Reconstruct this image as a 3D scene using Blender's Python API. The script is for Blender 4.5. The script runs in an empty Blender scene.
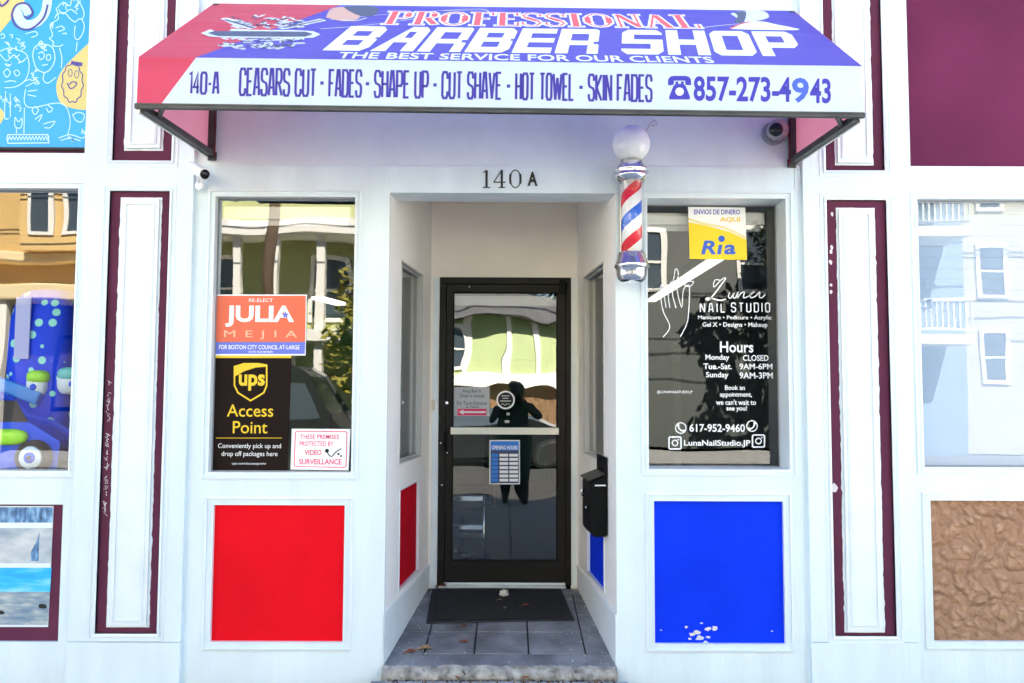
import bpy, bmesh, math, random
from mathutils import Vector, Matrix
random.seed(7)
sc = bpy.context.scene
COL = sc.collection
V3 = Vector
R = math.radians

# ------------------------------------------------------------------ camera
CAM = V3((0.0, -4.67, 1.67))
FPX, YAW, PIT, ROL = 805.6, 0.00168, 0.06112, 0.00385
_f = V3((math.sin(YAW)*math.cos(PIT), math.cos(YAW)*math.cos(PIT), math.sin(PIT)))
_r0 = V3((math.cos(YAW), -math.sin(YAW), 0)); _u0 = _r0.cross(_f)
_r = _r0*math.cos(ROL) + _u0*math.sin(ROL); _u = _u0*math.cos(ROL) - _r0*math.sin(ROL)
cd = bpy.data.cameras.new('camera'); cam = bpy.data.objects.new('camera', cd); COL.objects.link(cam)
cd.sensor_width = 36; cd.lens = FPX*36/1024; cd.clip_start = 0.02; cd.clip_end = 400
M = Matrix((( _r.x, _u.x, -_f.x, CAM.x), (_r.y, _u.y, -_f.y, CAM.y), (_r.z, _u.z, -_f.z, CAM.z), (0, 0, 0, 1)))
cam.matrix_world = M
sc.camera = cam

def ray(px, py): return (_f*FPX + _r*(px-512) + _u*(341.5-py)).normalized()
class Plane:
    """a surface in the place: origin, in-plane axes U and V, outward normal N"""
    def __init__(s, O, U, V):
        s.O = V3(O); s.U = V3(U).normalized(); s.V = V3(V).normalized(); s.N = s.U.cross(s.V).normalized()
    def hit(s, px, py):
        d = ray(px, py); t = (s.O-CAM).dot(s.N)/d.dot(s.N); return CAM + d*t
    def uv(s, px, py):
        h = s.hit(px, py)-s.O; return (h.dot(s.U), h.dot(s.V))
    def pt(s, u, v, n=0.0): return s.O + s.U*u + s.V*v + s.N*n
def FP(y): return Plane((0, y, 0), (1, 0, 0), (0, 0, 1))
P0 = FP(0)
def X(px, py, y=0): return FP(y).hit(px, py).x
def Z(px, py, y=0): return FP(y).hit(px, py).z

# ------------------------------------------------------------------ materials
MATS = {}
def nodes(name):
    m = bpy.data.materials.new(name); m.use_nodes = True
    nt = m.node_tree; b = nt.nodes['Principled BSDF']; return m, nt, b
def mat(name, col, rough=.6, metal=0, var=.0, vscale=4, bump=0, bscale=30, spec=.5, coords='Object', stretch=None, dirt=None):
    if name in MATS: return MATS[name]
    m, nt, b = nodes(name); L = nt.links.new
    c = (*col, 1)
    b.inputs['Base Color'].default_value = c; b.inputs['Roughness'].default_value = rough
    b.inputs['Metallic'].default_value = metal; b.inputs['Specular IOR Level'].default_value = spec
    tc = nt.nodes.new('ShaderNodeTexCoord'); src = tc.outputs[coords]
    if stretch:
        mp = nt.nodes.new('ShaderNodeMapping'); mp.inputs['Scale'].default_value = stretch; L(src, mp.inputs['Vector']); src = mp.outputs[0]
    if var:
        n = nt.nodes.new('ShaderNodeTexNoise'); n.inputs['Scale'].default_value = vscale; n.inputs['Detail'].default_value = 6
        L(src, n.inputs['Vector'])
        r = nt.nodes.new('ShaderNodeValToRGB'); r.color_ramp.elements[0].position = .3; r.color_ramp.elements[1].position = .7
        r.color_ramp.elements[0].color = (*[x*(1-var) for x in col], 1); r.color_ramp.elements[1].color = (*[min(1, x*(1+var*.6)) for x in col], 1)
        L(n.outputs['Fac'], r.inputs[0]); out = r.outputs[0]
        if dirt:
            n2 = nt.nodes.new('ShaderNodeTexNoise'); n2.inputs['Scale'].default_value = dirt[1]; n2.inputs['Detail'].default_value = 8; n2.inputs['Roughness'].default_value = .7
            L(src, n2.inputs['Vector'])
            r2 = nt.nodes.new('ShaderNodeValToRGB'); r2.color_ramp.elements[0].position = dirt[2]; r2.color_ramp.elements[1].position = dirt[2]+.04
            L(n2.outputs['Fac'], r2.inputs[0])
            mx = nt.nodes.new('ShaderNodeMixRGB'); L(r2.outputs[0], mx.inputs[0]); L(out, mx.inputs[1]); mx.inputs[2].default_value = (*dirt[0], 1); out = mx.outputs[0]
        L(out, b.inputs['Base Color'])
    if bump:
        n = nt.nodes.new('ShaderNodeTexNoise'); n.inputs['Scale'].default_value = bscale; n.inputs['Detail'].default_value = 5
        L(src, n.inputs['Vector'])
        bp = nt.nodes.new('ShaderNodeBump'); bp.inputs['Strength'].default_value = bump; bp.inputs['Distance'].default_value = .01
        L(n.outputs['Fac'], bp.inputs['Height']); L(bp.outputs[0], b.inputs['Normal'])
    MATS[name] = m; return m
def siding(name, col, pitch=.12):
    m, nt, b = nodes(name); L = nt.links.new
    b.inputs['Base Color'].default_value = (*col, 1); b.inputs['Roughness'].default_value = .6
    tc = nt.nodes.new('ShaderNodeTexCoord'); sp = nt.nodes.new('ShaderNodeSeparateXYZ'); L(tc.outputs['Object'], sp.inputs[0])
    dv = nt.nodes.new('ShaderNodeMath'); dv.operation = 'DIVIDE'; dv.inputs[1].default_value = pitch; L(sp.outputs['Z'], dv.inputs[0])
    fr = nt.nodes.new('ShaderNodeMath'); fr.operation = 'FRACT'; L(dv.outputs[0], fr.inputs[0])
    bp = nt.nodes.new('ShaderNodeBump'); bp.inputs['Strength'].default_value = 1; bp.inputs['Distance'].default_value = .03; bp.invert = True
    L(fr.outputs[0], bp.inputs['Height']); L(bp.outputs[0], b.inputs['Normal'])
    n = nt.nodes.new('ShaderNodeTexNoise'); n.inputs['Scale'].default_value = 1.5; L(tc.outputs['Object'], n.inputs['Vector'])
    r = nt.nodes.new('ShaderNodeValToRGB'); r.color_ramp.elements[0].color = (*[x*.8 for x in col], 1); r.color_ramp.elements[1].color = (*[x*1.1 for x in col], 1)
    L(n.outputs['Fac'], r.inputs[0]); L(r.outputs[0], b.inputs['Base Color'])
    return m
def glass(name, base=.1, tint=(1, 1, 1), wave=0.0, wscale=2.0, haze=0.0):
    m = bpy.data.materials.new(name); m.use_nodes = True; nt = m.node_tree; nt.nodes.clear(); L = nt.links.new
    o = nt.nodes.new('ShaderNodeOutputMaterial'); mx = nt.nodes.new('ShaderNodeMixShader')
    t = nt.nodes.new('ShaderNodeBsdfTransparent'); t.inputs[0].default_value = (*tint, 1)
    g = nt.nodes.new('ShaderNodeBsdfGlossy'); g.inputs['Roughness'].default_value = .004
    lw = nt.nodes.new('ShaderNodeLayerWeight'); lw.inputs[0].default_value = .5
    p = nt.nodes.new('ShaderNodeMath'); p.operation = 'POWER'; p.inputs[1].default_value = 5; L(lw.outputs['Facing'], p.inputs[0])
    ma = nt.nodes.new('ShaderNodeMath'); ma.operation = 'MULTIPLY_ADD'; ma.inputs[1].default_value = .85; ma.inputs[2].default_value = base; L(p.outputs[0], ma.inputs[0])
    L(ma.outputs[0], mx.inputs[0]); L(t.outputs[0], mx.inputs[1]); L(g.outputs[0], mx.inputs[2])
    if wave:
        tc = nt.nodes.new('ShaderNodeTexCoord'); n = nt.nodes.new('ShaderNodeTexNoise'); n.inputs['Scale'].default_value = wscale; n.inputs['Detail'].default_value = 1
        L(tc.outputs['Object'], n.inputs['Vector']); bp = nt.nodes.new('ShaderNodeBump'); bp.inputs['Strength'].default_value = 1; bp.inputs['Distance'].default_value = wave
        L(n.outputs['Fac'], bp.inputs['Height']); L(bp.outputs[0], g.inputs['Normal'])
    if haze:
        d = nt.nodes.new('ShaderNodeBsdfDiffuse'); d.inputs[0].default_value = (.6, .6, .6, 1); m2 = nt.nodes.new('ShaderNodeMixShader'); m2.inputs[0].default_value = haze
        L(mx.outputs[0], m2.inputs[1]); L(d.outputs[0], m2.inputs[2]); L(m2.outputs[0], o.inputs[0])
    else: L(mx.outputs[0], o.inputs[0])
    return m
def fabric(name, col, trans=.35, back=(.6, .5, .6)):
    m = bpy.data.materials.new(name); m.use_nodes = True; nt = m.node_tree; nt.nodes.clear(); L = nt.links.new
    o = nt.nodes.new('ShaderNodeOutputMaterial'); mx = nt.nodes.new('ShaderNodeMixShader'); mx.inputs[0].default_value = trans
    d = nt.nodes.new('ShaderNodeBsdfPrincipled'); d.inputs['Base Color'].default_value = (*col, 1); d.inputs['Roughness'].default_value = .45
    t = nt.nodes.new('ShaderNodeBsdfTranslucent'); t.inputs[0].default_value = (*[a*.5+b*.5 for a, b in zip(col, back)], 1)
    ge = nt.nodes.new('ShaderNodeNewGeometry'); cm = nt.nodes.new('ShaderNodeMixRGB'); cm.inputs[1].default_value = (*col, 1); cm.inputs[2].default_value = (*back, 1); L(ge.outputs['Backfacing'], cm.inputs[0]); L(cm.outputs[0], d.inputs['Base Color']); d.inputs['Specular IOR Level'].default_value = .3   # printed face
    tc = nt.nodes.new('ShaderNodeTexCoord'); mp = nt.nodes.new('ShaderNodeMapping'); mp.inputs['Scale'].default_value = (1.2, 5, 5); L(tc.outputs['Object'], mp.inputs[0])
    n = nt.nodes.new('ShaderNodeTexNoise'); n.inputs['Scale'].default_value = 2.2; n.inputs['Detail'].default_value = 3; L(mp.outputs[0], n.inputs['Vector'])
    bp = nt.nodes.new('ShaderNodeBump'); bp.inputs['Strength'].default_value = .35; bp.inputs['Distance'].default_value = .03; L(n.outputs['Fac'], bp.inputs['Height'])
    L(bp.outputs[0], d.inputs['Normal'])
    L(d.outputs[0], mx.inputs[1]); L(t.outputs[0], mx.inputs[2]); L(mx.outputs[0], o.inputs[0]); return m
def emis(name, col, s):
    m, nt, b = nodes(name); b.inputs['Emission Color'].default_value = (*col, 1); b.inputs['Emission Strength'].default_value = s; b.inputs['Base Color'].default_value = (.8, .8, .8, 1); return m

WHITE = mat('white_paint', (.655, .745, .79), .5, var=.07, vscale=2.5, bump=.2, bscale=22, stretch=(3, 3, .6), dirt=((.42, .42, .42), 26, .755))  # darker and bluer than the recess white, open-shade tint put in
ENTRYW = mat('lifted_entry_white', (.86, .83, .81), .5, var=.04, vscale=2.5, bump=.1, bscale=25)  # same white lightened, bounced light of the recess put into it
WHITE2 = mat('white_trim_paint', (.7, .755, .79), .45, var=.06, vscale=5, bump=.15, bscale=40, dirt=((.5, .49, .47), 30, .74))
WARMLIT = mat('warm_lit_white', (.88, .81, .74), .55, var=.05, vscale=3, bump=.1, bscale=25)  # recess white warmed to carry light bounced from the street
MAROON = mat('maroon_paint', (.11, .027, .058), .8, spec=.12, var=.15, vscale=3, bump=.08, bscale=40)
MAROON2 = mat('maroon_board', (.13, .02, .065), .8, spec=.12, var=.22, vscale=1.6)
REDP = mat('red_panel_paint', (.72, .003, .012), .75, spec=.1, var=.09, vscale=2.2, bump=.3, bscale=18)
BLUEP = mat('blue_panel_paint', (.002, .035, .72), .75, spec=.1, var=.12, vscale=2.2, bump=.3, bscale=14)
BLACK = mat('black_metal', (.004, .004, .004), .55, spec=.12)
BRONZE = mat('dark_bronze_metal', (.010, .008, .0065), .5, spec=.2, var=.2, vscale=6)
STEEL = mat('dark_steel', (.06, .06, .06), .5, metal=.4, var=.3, vscale=10)
ALU = mat('aluminium', (.62, .62, .6), .35, metal=.8)
CHROME = mat('chrome', (.8, .8, .82), .12, metal=1)
RUBBER = mat('black_rubber', (.012, .013, .015), .85, bump=.6, bscale=200)
INKB = mat('dark_ink', (.01, .01, .012), .7)
VINYLW = mat('white_vinyl', (.85, .85, .85), .5)
GLASS = glass('window_glass', .09, wave=.0024, wscale=1.8)
GLASSD = glass('door_glass', .12, wave=.0035, wscale=2.2, tint=(.85, .88, .86))
GLASSR = glass('hazy_glass', .06, wave=.0008, wscale=2, haze=.0)

# ------------------------------------------------------------------ object helpers
def tag(o, label=None, cat=None, group=None, kind=None):
    if label: o['label'] = label
    if cat: o['category'] = cat
    if group: o['group'] = group
    if kind: o['kind'] = kind
    return o
def empty(name, loc, label, cat, group=None):
    o = bpy.data.objects.new(name, None); COL.objects.link(o); o.location = loc; o.empty_display_size = .1
    return tag(o, label, cat, group)
def root_loc(p):
    l = V3((0, 0, 0))
    while p is not None: l = l + p.location; p = p.parent
    return l
class MB:
    def __init__(s): s.v = []; s.f = []; s.m = []; s.sm = []; s.cuts = []
    def cut(s): s.cuts.append((len(s.v), len(s.f)))
    def add(s, vs, fs, mi=0, smooth=False):
        k = len(s.v); s.v += [V3(p) for p in vs]
        for f in fs: s.f.append([k+i for i in f]); s.m.append(mi); s.sm.append(smooth)
        return s
    def box(s, x0, x1, y0, y1, z0, z1, mi=0):
        vs = [(x, y, z) for x in (x0, x1) for y in (y0, y1) for z in (z0, z1)]
        return s.add(vs, [(0, 1, 3, 2), (4, 6, 7, 5), (0, 4, 5, 1), (2, 3, 7, 6), (0, 2, 6, 4), (1, 5, 7, 3)], mi)
    def obox(s, o, a, b, c, mi=0):     # corner and three edge vectors
        o, a, b, c = V3(o), V3(a), V3(b), V3(c)
        vs = [o+a*i+b*j+c*k for i in (0, 1) for j in (0, 1) for k in (0, 1)]
        return s.add(vs, [(0, 1, 3, 2), (4, 6, 7, 5), (0, 4, 5, 1), (2, 3, 7, 6), (0, 2, 6, 4), (1, 5, 7, 3)], mi)
    def pbox(s, pl, u0, u1, v0, v1, n0, n1, mi=0):
        return s.obox(pl.pt(u0, v0, n0), pl.U*(u1-u0), pl.V*(v1-v0), pl.N*(n1-n0), mi)
    def frame(s, pl, u0, u1, v0, v1, w, n0, n1, mi=0, bevel=0.0):   # mitred picture frame lying outside u0..v1, inner edge raised n1-bevel
        a = [(u0, v0), (u1, v0), (u1, v1), (u0, v1)]; b = [(u0-w, v0-w), (u1+w, v0-w), (u1+w, v1+w), (u0-w, v1+w)]
        vs = [pl.pt(*p, n0) for p in a]+[pl.pt(*p, n1-bevel) for p in a]+[pl.pt(*p, n1) for p in b]+[pl.pt(*p, n0) for p in b]
        fs = []
        for i in range(4):
            j = (i+1) % 4
            fs += [(i, 4+i, 4+j, j)[::-1], (4+i, 8+i, 8+j, 4+j)[::-1], (8+i, 12+i, 12+j, 8+j)[::-1]]
        return s.add(vs, fs, mi)
    def tube(s, pts, r, n=10, mi=0, caps=True):
        pts = [V3(p) for p in pts]; rs = r if isinstance(r, (list, tuple)) else [r]*len(pts); rings = []
        t0 = (pts[1]-pts[0]).normalized(); up = V3((0, 0, 1)) if abs(t0.z) < .9 else V3((1, 0, 0)); a = t0.cross(up).normalized()
        for i, p in enumerate(pts):
            t = ((pts[min(i+1, len(pts)-1)]-p).normalized()+(p-pts[max(i-1, 0)]).normalized())
            t = t.normalized() if t.length > 1e-9 else t0
            a = (a-t*a.dot(t)).normalized(); b = t.cross(a)
            rings.append([p+(a*math.cos(2*math.pi*k/n)+b*math.sin(2*math.pi*k/n))*rs[i] for k in range(n)])
        vs = [q for g in rings for q in g]; fs = []
        for i in range(len(pts)-1):
            for k in range(n): fs.append((i*n+k, i*n+(k+1) % n, (i+1)*n+(k+1) % n, (i+1)*n+k))
        if caps: fs += [tuple(range(n))[::-1], tuple(range((len(pts)-1)*n, len(pts)*n))]
        return s.add(vs, fs, mi, True)
    def lathe(s, c, prof, n=32, mi=0, axis='z'):   # prof: (radius, height)
        c = V3(c); vs = []; fs = []
        for r, h in prof:
            for k in range(n):
                a = 2*math.pi*k/n; q = (r*math.cos(a), r*math.sin(a), h)
                if axis == 'y': q = (q[0], q[2], q[1])
                if axis == 'x': q = (q[2], q[0], q[1])
                vs.append(c+V3(q))
        for i in range(len(prof)-1):
            for k in range(n): fs.append((i*n+k, i*n+(k+1) % n, (i+1)*n+(k+1) % n, (i+1)*n+k))
        fs += [tuple(range(n))[::-1], tuple(range((len(prof)-1)*n, len(prof)*n))]
        return s.add(vs, fs, mi, True)
    def poly(s, pl, uvs, n=0.0, mi=0, t=0.0):
        if t:
            k = len(uvs); vs = [pl.pt(u, v, n-t) for u, v in uvs]+[pl.pt(u, v, n) for u, v in uvs]
            fs = [tuple(range(k))[::-1], tuple(range(k, 2*k))]+[(i, (i+1) % k, k+(i+1) % k, k+i) for i in range(k)]
            return s.add(vs, fs, mi)
        return s.add([pl.pt(u, v, n) for u, v in uvs], [tuple(range(len(uvs)))], mi)
    def ribbon(s, pl, pts, w, n=0.0, closed=False, mi=0, fn=None):
        pts = [V3((p[0], p[1])) for p in pts]
        if closed and (pts[0]-pts[-1]).length < 1e-9: pts = pts[:-1]
        k = len(pts); L = []; Rr = []
        for i in range(k):
            p = pts[i]; a = pts[i-1] if (i > 0 or closed) else None; b = pts[(i+1) % k] if (i < k-1 or closed) else None
            d1 = (p-a).normalized() if a is not None else None; d2 = (b-p).normalized() if b is not None else None
            if d1 is None: d1 = d2
            if d2 is None: d2 = d1
            t = d1+d2; t = t.normalized() if t.length > 1e-6 else d1
            nn = V3((-t.y, t.x)); c = max(.7, abs(nn.dot(V3((-d1.y, d1.x))))); o = nn*(w/2/c)
            L.append(p+o); Rr.append(p-o)
        f = fn or (lambda q: q)
        vs = [pl.pt(*f((q.x, q.y)), n) for q in L]+[pl.pt(*f((q.x, q.y)), n) for q in Rr]
        fs = [(i, k+i, k+(i+1) % k, (i+1) % k) for i in range(k if closed else k-1)]
        return s.add(vs, fs, mi)
    def build(s, name, mats, parent=None, bevel=0, origin=None):
        if not isinstance(mats, (list, tuple)): mats = [mats]
        if s.cuts:                      # every word or sign is a mesh of its own
            cs = [(0, 0)]+s.cuts+[(len(s.v), len(s.f))]; first = None
            for (v0, f0), (v1, f1) in zip(cs, cs[1:]):
                if f1 == f0: continue
                t = MB(); t.v = s.v[v0:v1]; t.f = [[i-v0 for i in f] for f in s.f[f0:f1]]; t.m = s.m[f0:f1]; t.sm = s.sm[f0:f1]
                o = t.build(name, mats, parent, bevel, origin); first = first or o
            return first
        if parent is not None: o0 = root_loc(parent)
        elif origin is not None: o0 = V3(origin)
        else:
            xs = [p.x for p in s.v]; ys = [p.y for p in s.v]; zs = [p.z for p in s.v]
            o0 = V3(((min(xs)+max(xs))/2, (min(ys)+max(ys))/2, min(zs)))
        me = bpy.data.meshes.new(name); me.from_pydata([p-o0 for p in s.v], [], s.f)
        for m in mats: me.materials.append(m)
        me.polygons.foreach_set('material_index', s.m); me.polygons.foreach_set('use_smooth', s.sm)
        me.update()
        ob = bpy.data.objects.new(name, me); COL.objects.link(ob)
        if parent is not None: ob.parent = parent
        else: ob.location = o0
        if bevel:
            b = ob.modifiers.new('bevel', 'BEVEL'); b.width = bevel; b.segments = 2; b.limit_method = 'ANGLE'; b.angle_limit = R(40)
        return ob

# ------------------------------------------------------------------ lettering
G = {  # single-line letters: width, strokes in a unit-high box
'A': (.5, [[(0, 0), (.16, 1), (.34, 1), (.5, 0)], [(.07, .3), (.43, .3)]]),
'B': (.5, [[(0, 0), (0, 1), (.42, 1), (.5, .9), (.5, .62), (.42, .52), (.5, .42), (.5, .1), (.42, 0), (0, 0)], [(0, .52), (.42, .52)]]),
'C': (.5, [[(.5, .74), (.5, .88), (.4, 1), (.1, 1), (0, .88), (0, .12), (.1, 0), (.4, 0), (.5, .12), (.5, .26)]]),
'D': (.5, [[(0, 0), (0, 1), (.38, 1), (.5, .86), (.5, .14), (.38, 0), (0, 0)]]),
'E': (.44, [[(.44, 1), (0, 1), (0, 0), (.44, 0)], [(0, .52), (.38, .52)]]),
'F': (.44, [[(.44, 1), (0, 1), (0, 0)], [(0, .5), (.36, .5)]]),
'H': (.5, [[(0, 0), (0, 1)], [(.5, 0), (.5, 1)], [(0, .5), (.5, .5)]]),
'I': (.0, [[(0, 0), (0, 1)]]),
'K': (.5, [[(0, 0), (0, 1)], [(.5, 1), (.04, .5), (.5, 0)]]),
'L': (.42, [[(0, 1), (0, 0), (.42, 0)]]),
'N': (.5, [[(0, 0), (0, 1)], [(.03, 1), (.47, 0)], [(.5, 0), (.5, 1)]]),
'O': (.5, [[(.1, 1), (.4, 1), (.5, .88), (.5, .12), (.4, 0), (.1, 0), (0, .12), (0, .88), (.1, 1)]]),
'P': (.5, [[(0, 0), (0, 1), (.4, 1), (.5, .88), (.5, .56), (.4, .44), (0, .44)]]),
'R': (.52, [[(0, 0), (0, 1), (.38, 1), (.48, .88), (.48, .6), (.38, .48), (0, .48)], [(.24, .48), (.54, 0)]]),
'S': (.5, [[(.5, .76), (.5, .88), (.4, 1), (.1, 1), (0, .88), (0, .64), (.08, .54), (.42, .46), (.5, .36), (.5, .12), (.4, 0), (.1, 0), (0, .12), (0, .24)]]),
'T': (.5, [[(0, 1), (.5, 1)], [(.25, 1), (.25, 0)]]),
'U': (.5, [[(0, 1), (0, .12), (.1, 0), (.4, 0), (.5, .12), (.5, 1)]]),
'V': (.5, [[(0, 1), (.25, 0)], [(.25, 0), (.5, 1)]]),
'W': (.86, [[(0, 1), (.21, 0)], [(.21, 0), (.43, .85)], [(.43, .85), (.65, 0)], [(.65, 0), (.86, 1)]]),
'0': (.5, [[(.1, 1), (.4, 1), (.5, .88), (.5, .12), (.4, 0), (.1, 0), (0, .12), (0, .88), (.1, 1)]]),
'1': (.2, [[(0, .9), (.2, 1), (.2, 0)]]),
'4': (.5, [[(.38, 0), (.38, 1), (0, .3), (.5, .3)]]),
'-': (.26, [[(0, .46), (.26, .46)]]),
'.': (.07, [[(0, .47), (.07, .47)]]),
' ': (.2, [])}
def cbox(pl, box):
    xl, xr, yt, yb = box; bl = pl.uv(xl, yb); br = pl.uv(xr, yb); tl = pl.uv(xl, yt)
    return bl[0], br[0], (bl[1]+br[1])/2, tl[1]
def box_uv(pl, xl, xr, yt, yb):     # average box of a pixel rectangle on a surface of the place
    a = pl.uv(xl, yt); b = pl.uv(xr, yt); c = pl.uv(xl, yb); d = pl.uv(xr, yb)
    return (a[0]+c[0])/2, (b[0]+d[0])/2, (c[1]+d[1])/2, (a[1]+b[1])/2
def stroke_text(mb, s, pl, u0, u1, v0, v1, w, n=.001, gap=.2, shear=0, vw=None, mi=0):
    mb.cut(); h = v1-v0; total = 0; pos = []
    for ch in s: pos.append(total); total += G[ch][0]+gap
    total -= gap; k = (u1-u0-w)/total; hh = h-w; q = 0
    for ch, p in zip(s, pos):
        for st in G[ch][1]:
            pts = [(u0+w/2+(p+x)*k, v0+w/2+y*hh) for x, y in st]
            cl = len(pts) > 2 and (st[0] == st[-1])
            mb.ribbon(pl, pts, w, n+.00015*(q % 2), cl, mi, fn=lambda t: (t[0]+(t[1]-v0)*shear, t[1])); q += 1
def font_mesh(s, bold=0.0, shear=0.0, spacing=1.0, res=3):
    c = bpy.data.curves.new('lettering', 'FONT'); c.body = s; c.size = 1; c.offset = bold; c.shear = shear; c.resolution_u = res; c.space_character = spacing; c.fill_mode = 'BOTH'
    o = bpy.data.objects.new('lettering', c); COL.objects.link(o)
    dg = bpy.context.evaluated_depsgraph_get(); e = o.evaluated_get(dg); me = e.to_mesh()
    vs = [v.co.copy() for v in me.vertices]; fs = [tuple(p.vertices) for p in me.polygons]
    e.to_mesh_clear(); bpy.data.objects.remove(o); bpy.data.curves.remove(c)
    return vs, fs
def font_text(mb, s, pl, u0, u1, v0, v1, n=.001, bold=0.0, shear=0.0, spacing=1.0, mi=0, keep=False):
    vs, fs = font_mesh(s, bold, shear, spacing)
    if not vs: return
    mb.cut()
    xa = min(v.x for v in vs); xb = max(v.x for v in vs); ya = min(v.y for v in vs); yb = max(v.y for v in vs)
    kx = (u1-u0)/(xb-xa); ky = (v1-v0)/(yb-ya)
    mb.add([pl.pt(u0+(v.x-xa)*kx, v0+(v.y-ya)*ky, n) for v in vs], fs, mi)
def smooth(pts, k=6):
    out = []
    P = [pts[0]]+list(pts)+[pts[-1]]
    for i in range(1, len(P)-2):
        p0, p1, p2, p3 = [V3((*q, 0)) for q in P[i-1:i+3]]
        for j in range(k):
            t = j/k; q = .5*((2*p1)+(p2-p0)*t+(2*p0-5*p1+4*p2-p3)*t*t+(3*p1-p0-3*p2+p3)*t**3); out.append((q.x, q.y))
    out.append(tuple(pts[-1])); return out
def circ(cx, cy, rx, ry=None, n=28, a0=0, a1=2*math.pi):
    ry = ry or rx; return [(cx+rx*math.cos(a0+(a1-a0)*i/n), cy+ry*math.sin(a0+(a1-a0)*i/n)) for i in range(n if abs(a1-a0) > 6.28 else n+1)]
def pix(pl, pts): return [pl.uv(*p) for p in pts]

# ================================================================== SETTING
def struct(name, mb, m, **k): return tag(mb.build(name, m, **k), kind='structure')
CONC = mat('concrete', (.3, .3, .29), .85, var=.25, vscale=5, bump=.4, bscale=60, dirt=((.2, .19, .18), 9, .66))
ASPH = mat('asphalt', (.05, .05, .048), .9, var=.3, vscale=6, bump=.4, bscale=90)
EARTH = mat('ground_earth', (.12, .12, .08), .95, var=.3, vscale=1)
struct('ground', MB().add([(-150, -200, -.15), (150, -200, -.15), (150, 60, -.15), (-150, 60, -.15)], [(0, 1, 2, 3)]), EARTH)
struct('street', MB().add([(-90, -13.5, -.135), (90, -13.5, -.135), (90, -5.6, -.135), (-90, -5.6, -.135)], [(0, 1, 2, 3)]), ASPH)
mb = MB()
xs = [-24+1.5*i for i in range(33)]
for i in range(32):
    for (ya, yb) in ((-5.45, -3.7), (-3.7, -1.85), (-1.85, -.04)):
        mb.box(xs[i]+.004, xs[i+1]-.004, ya+.004, yb-.004, -.14, 0)
struct('sidewalk', mb, CONC, bevel=.004)
mb = MB(); mb.box(-24, 24, -5.6, -5.455, -.14, .0); struct('curb', mb, mat('granite', (.3, .3, .3), .8, var=.4, vscale=30), bevel=.012)
mb = MB(); mb.box(-90, 90, -16.6, -13.5, -.14, .0); struct('sidewalk', mb, CONC)

# key dimensions -----------------------------------------------------
DY = 1.33                                   # depth of the recessed entrance
XL0, XR0 = X(386, 395), X(616, 395)         # recess opening at the facade
XL1, XR1 = X(430, 395, DY), X(578, 395, DY) # back corners
ZL = 2.845                                  # underside of the lintel
ZL = Z(500, 193)
PXA, PXB = X(88.5, 76, -.03), -1.855                    # left pilaster
PXC, PXD = 1.705, X(905, 84, -.03)                      # right pilaster
TOP = 7.2
LW = (-1.736, -.914, 1.196, 2.803); RW = (.797, 1.612, 1.222, 2.804)
RP = (-1.704, -.941, .236, 1.017); BP = (.82, 1.574, .234, 1.048)
zA = Z(30, 188); zB = Z(30, 471)
FLW = (-4.3, X(73.5, 330), zB, zA)
zc = Z(970, 198.5); zd = Z(970, 467.5)
FRW = (X(920.5, 330), 4.2, zd, zc)
MUR = (-4.3, X(87.5, 76), Z(40, 153), 4.6)
MRP = (X(907, 84), 4.2, Z(970, 167.5), 4.6)
COLP = (-4.3, X(60.5, 573), Z(30, 642), Z(30, 504.5))
BRN = (X(931, 570), 4.2, Z(975, 642.5), Z(975, 499.5))

B = empty('storefront_building', (0, .2, 0), 'white painted wooden shopfront building with maroon trimmed pilasters and a recessed doorway', 'building')
# facade: boards butted around the openings
def wall_with_holes(mb, x0, x1, z0, z1, holes, y0, y1):
    xs = sorted({x0, x1, *[h[0] for h in holes], *[h[1] for h in holes]}); xs = [x for x in xs if x0 <= x <= x1]
    for a, b in zip(xs, xs[1:]):
        hs = sorted([h for h in holes if h[0] <= a+1e-6 and h[1] >= b-1e-6], key=lambda h: h[2]); z = z0
        for h in hs:
            if h[2] > z+1e-6: mb.box(a, b, y0, y1, z, h[2])
            z = max(z, h[3])
        if z < z1-1e-6: mb.box(a, b, y0, y1, z, z1)
mb = MB(); wall_with_holes(mb, PXB, PXC, .0, 2.99, [LW, RW, RP, BP, (XL0, XR0, -.1, ZL)], 0, .12)
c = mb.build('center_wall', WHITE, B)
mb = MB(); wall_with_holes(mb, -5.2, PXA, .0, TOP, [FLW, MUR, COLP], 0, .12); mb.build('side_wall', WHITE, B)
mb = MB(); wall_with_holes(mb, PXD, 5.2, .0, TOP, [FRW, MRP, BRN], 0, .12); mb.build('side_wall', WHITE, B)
mb = MB(); mb.box(PXB, PXC, .012, .12, 2.99, TOP); mb.build('sign_fascia', WHITE2, B)
# unseen shell above and behind, added to keep the sun out of the rooms
mb = MB(); mb.box(-5.2, 5.2, .12, 11, TOP-.2, TOP); mb.box(-5.2, 5.2, 11, 11.2, 0, TOP); mb.box(-5.4, -5.2, 0, 11.2, 0, TOP); mb.box(5.2, 5.4, 0, 11.2, 0, TOP)
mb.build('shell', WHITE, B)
mb = MB(); mb.box(-5.5, 5.5, -.35, .0, TOP-.25, TOP+.1); mb.box(-5.5, 5.5, -.2, .0, TOP-.5, TOP-.25); mb.build('cornice', WHITE2, B, bevel=.02)
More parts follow.
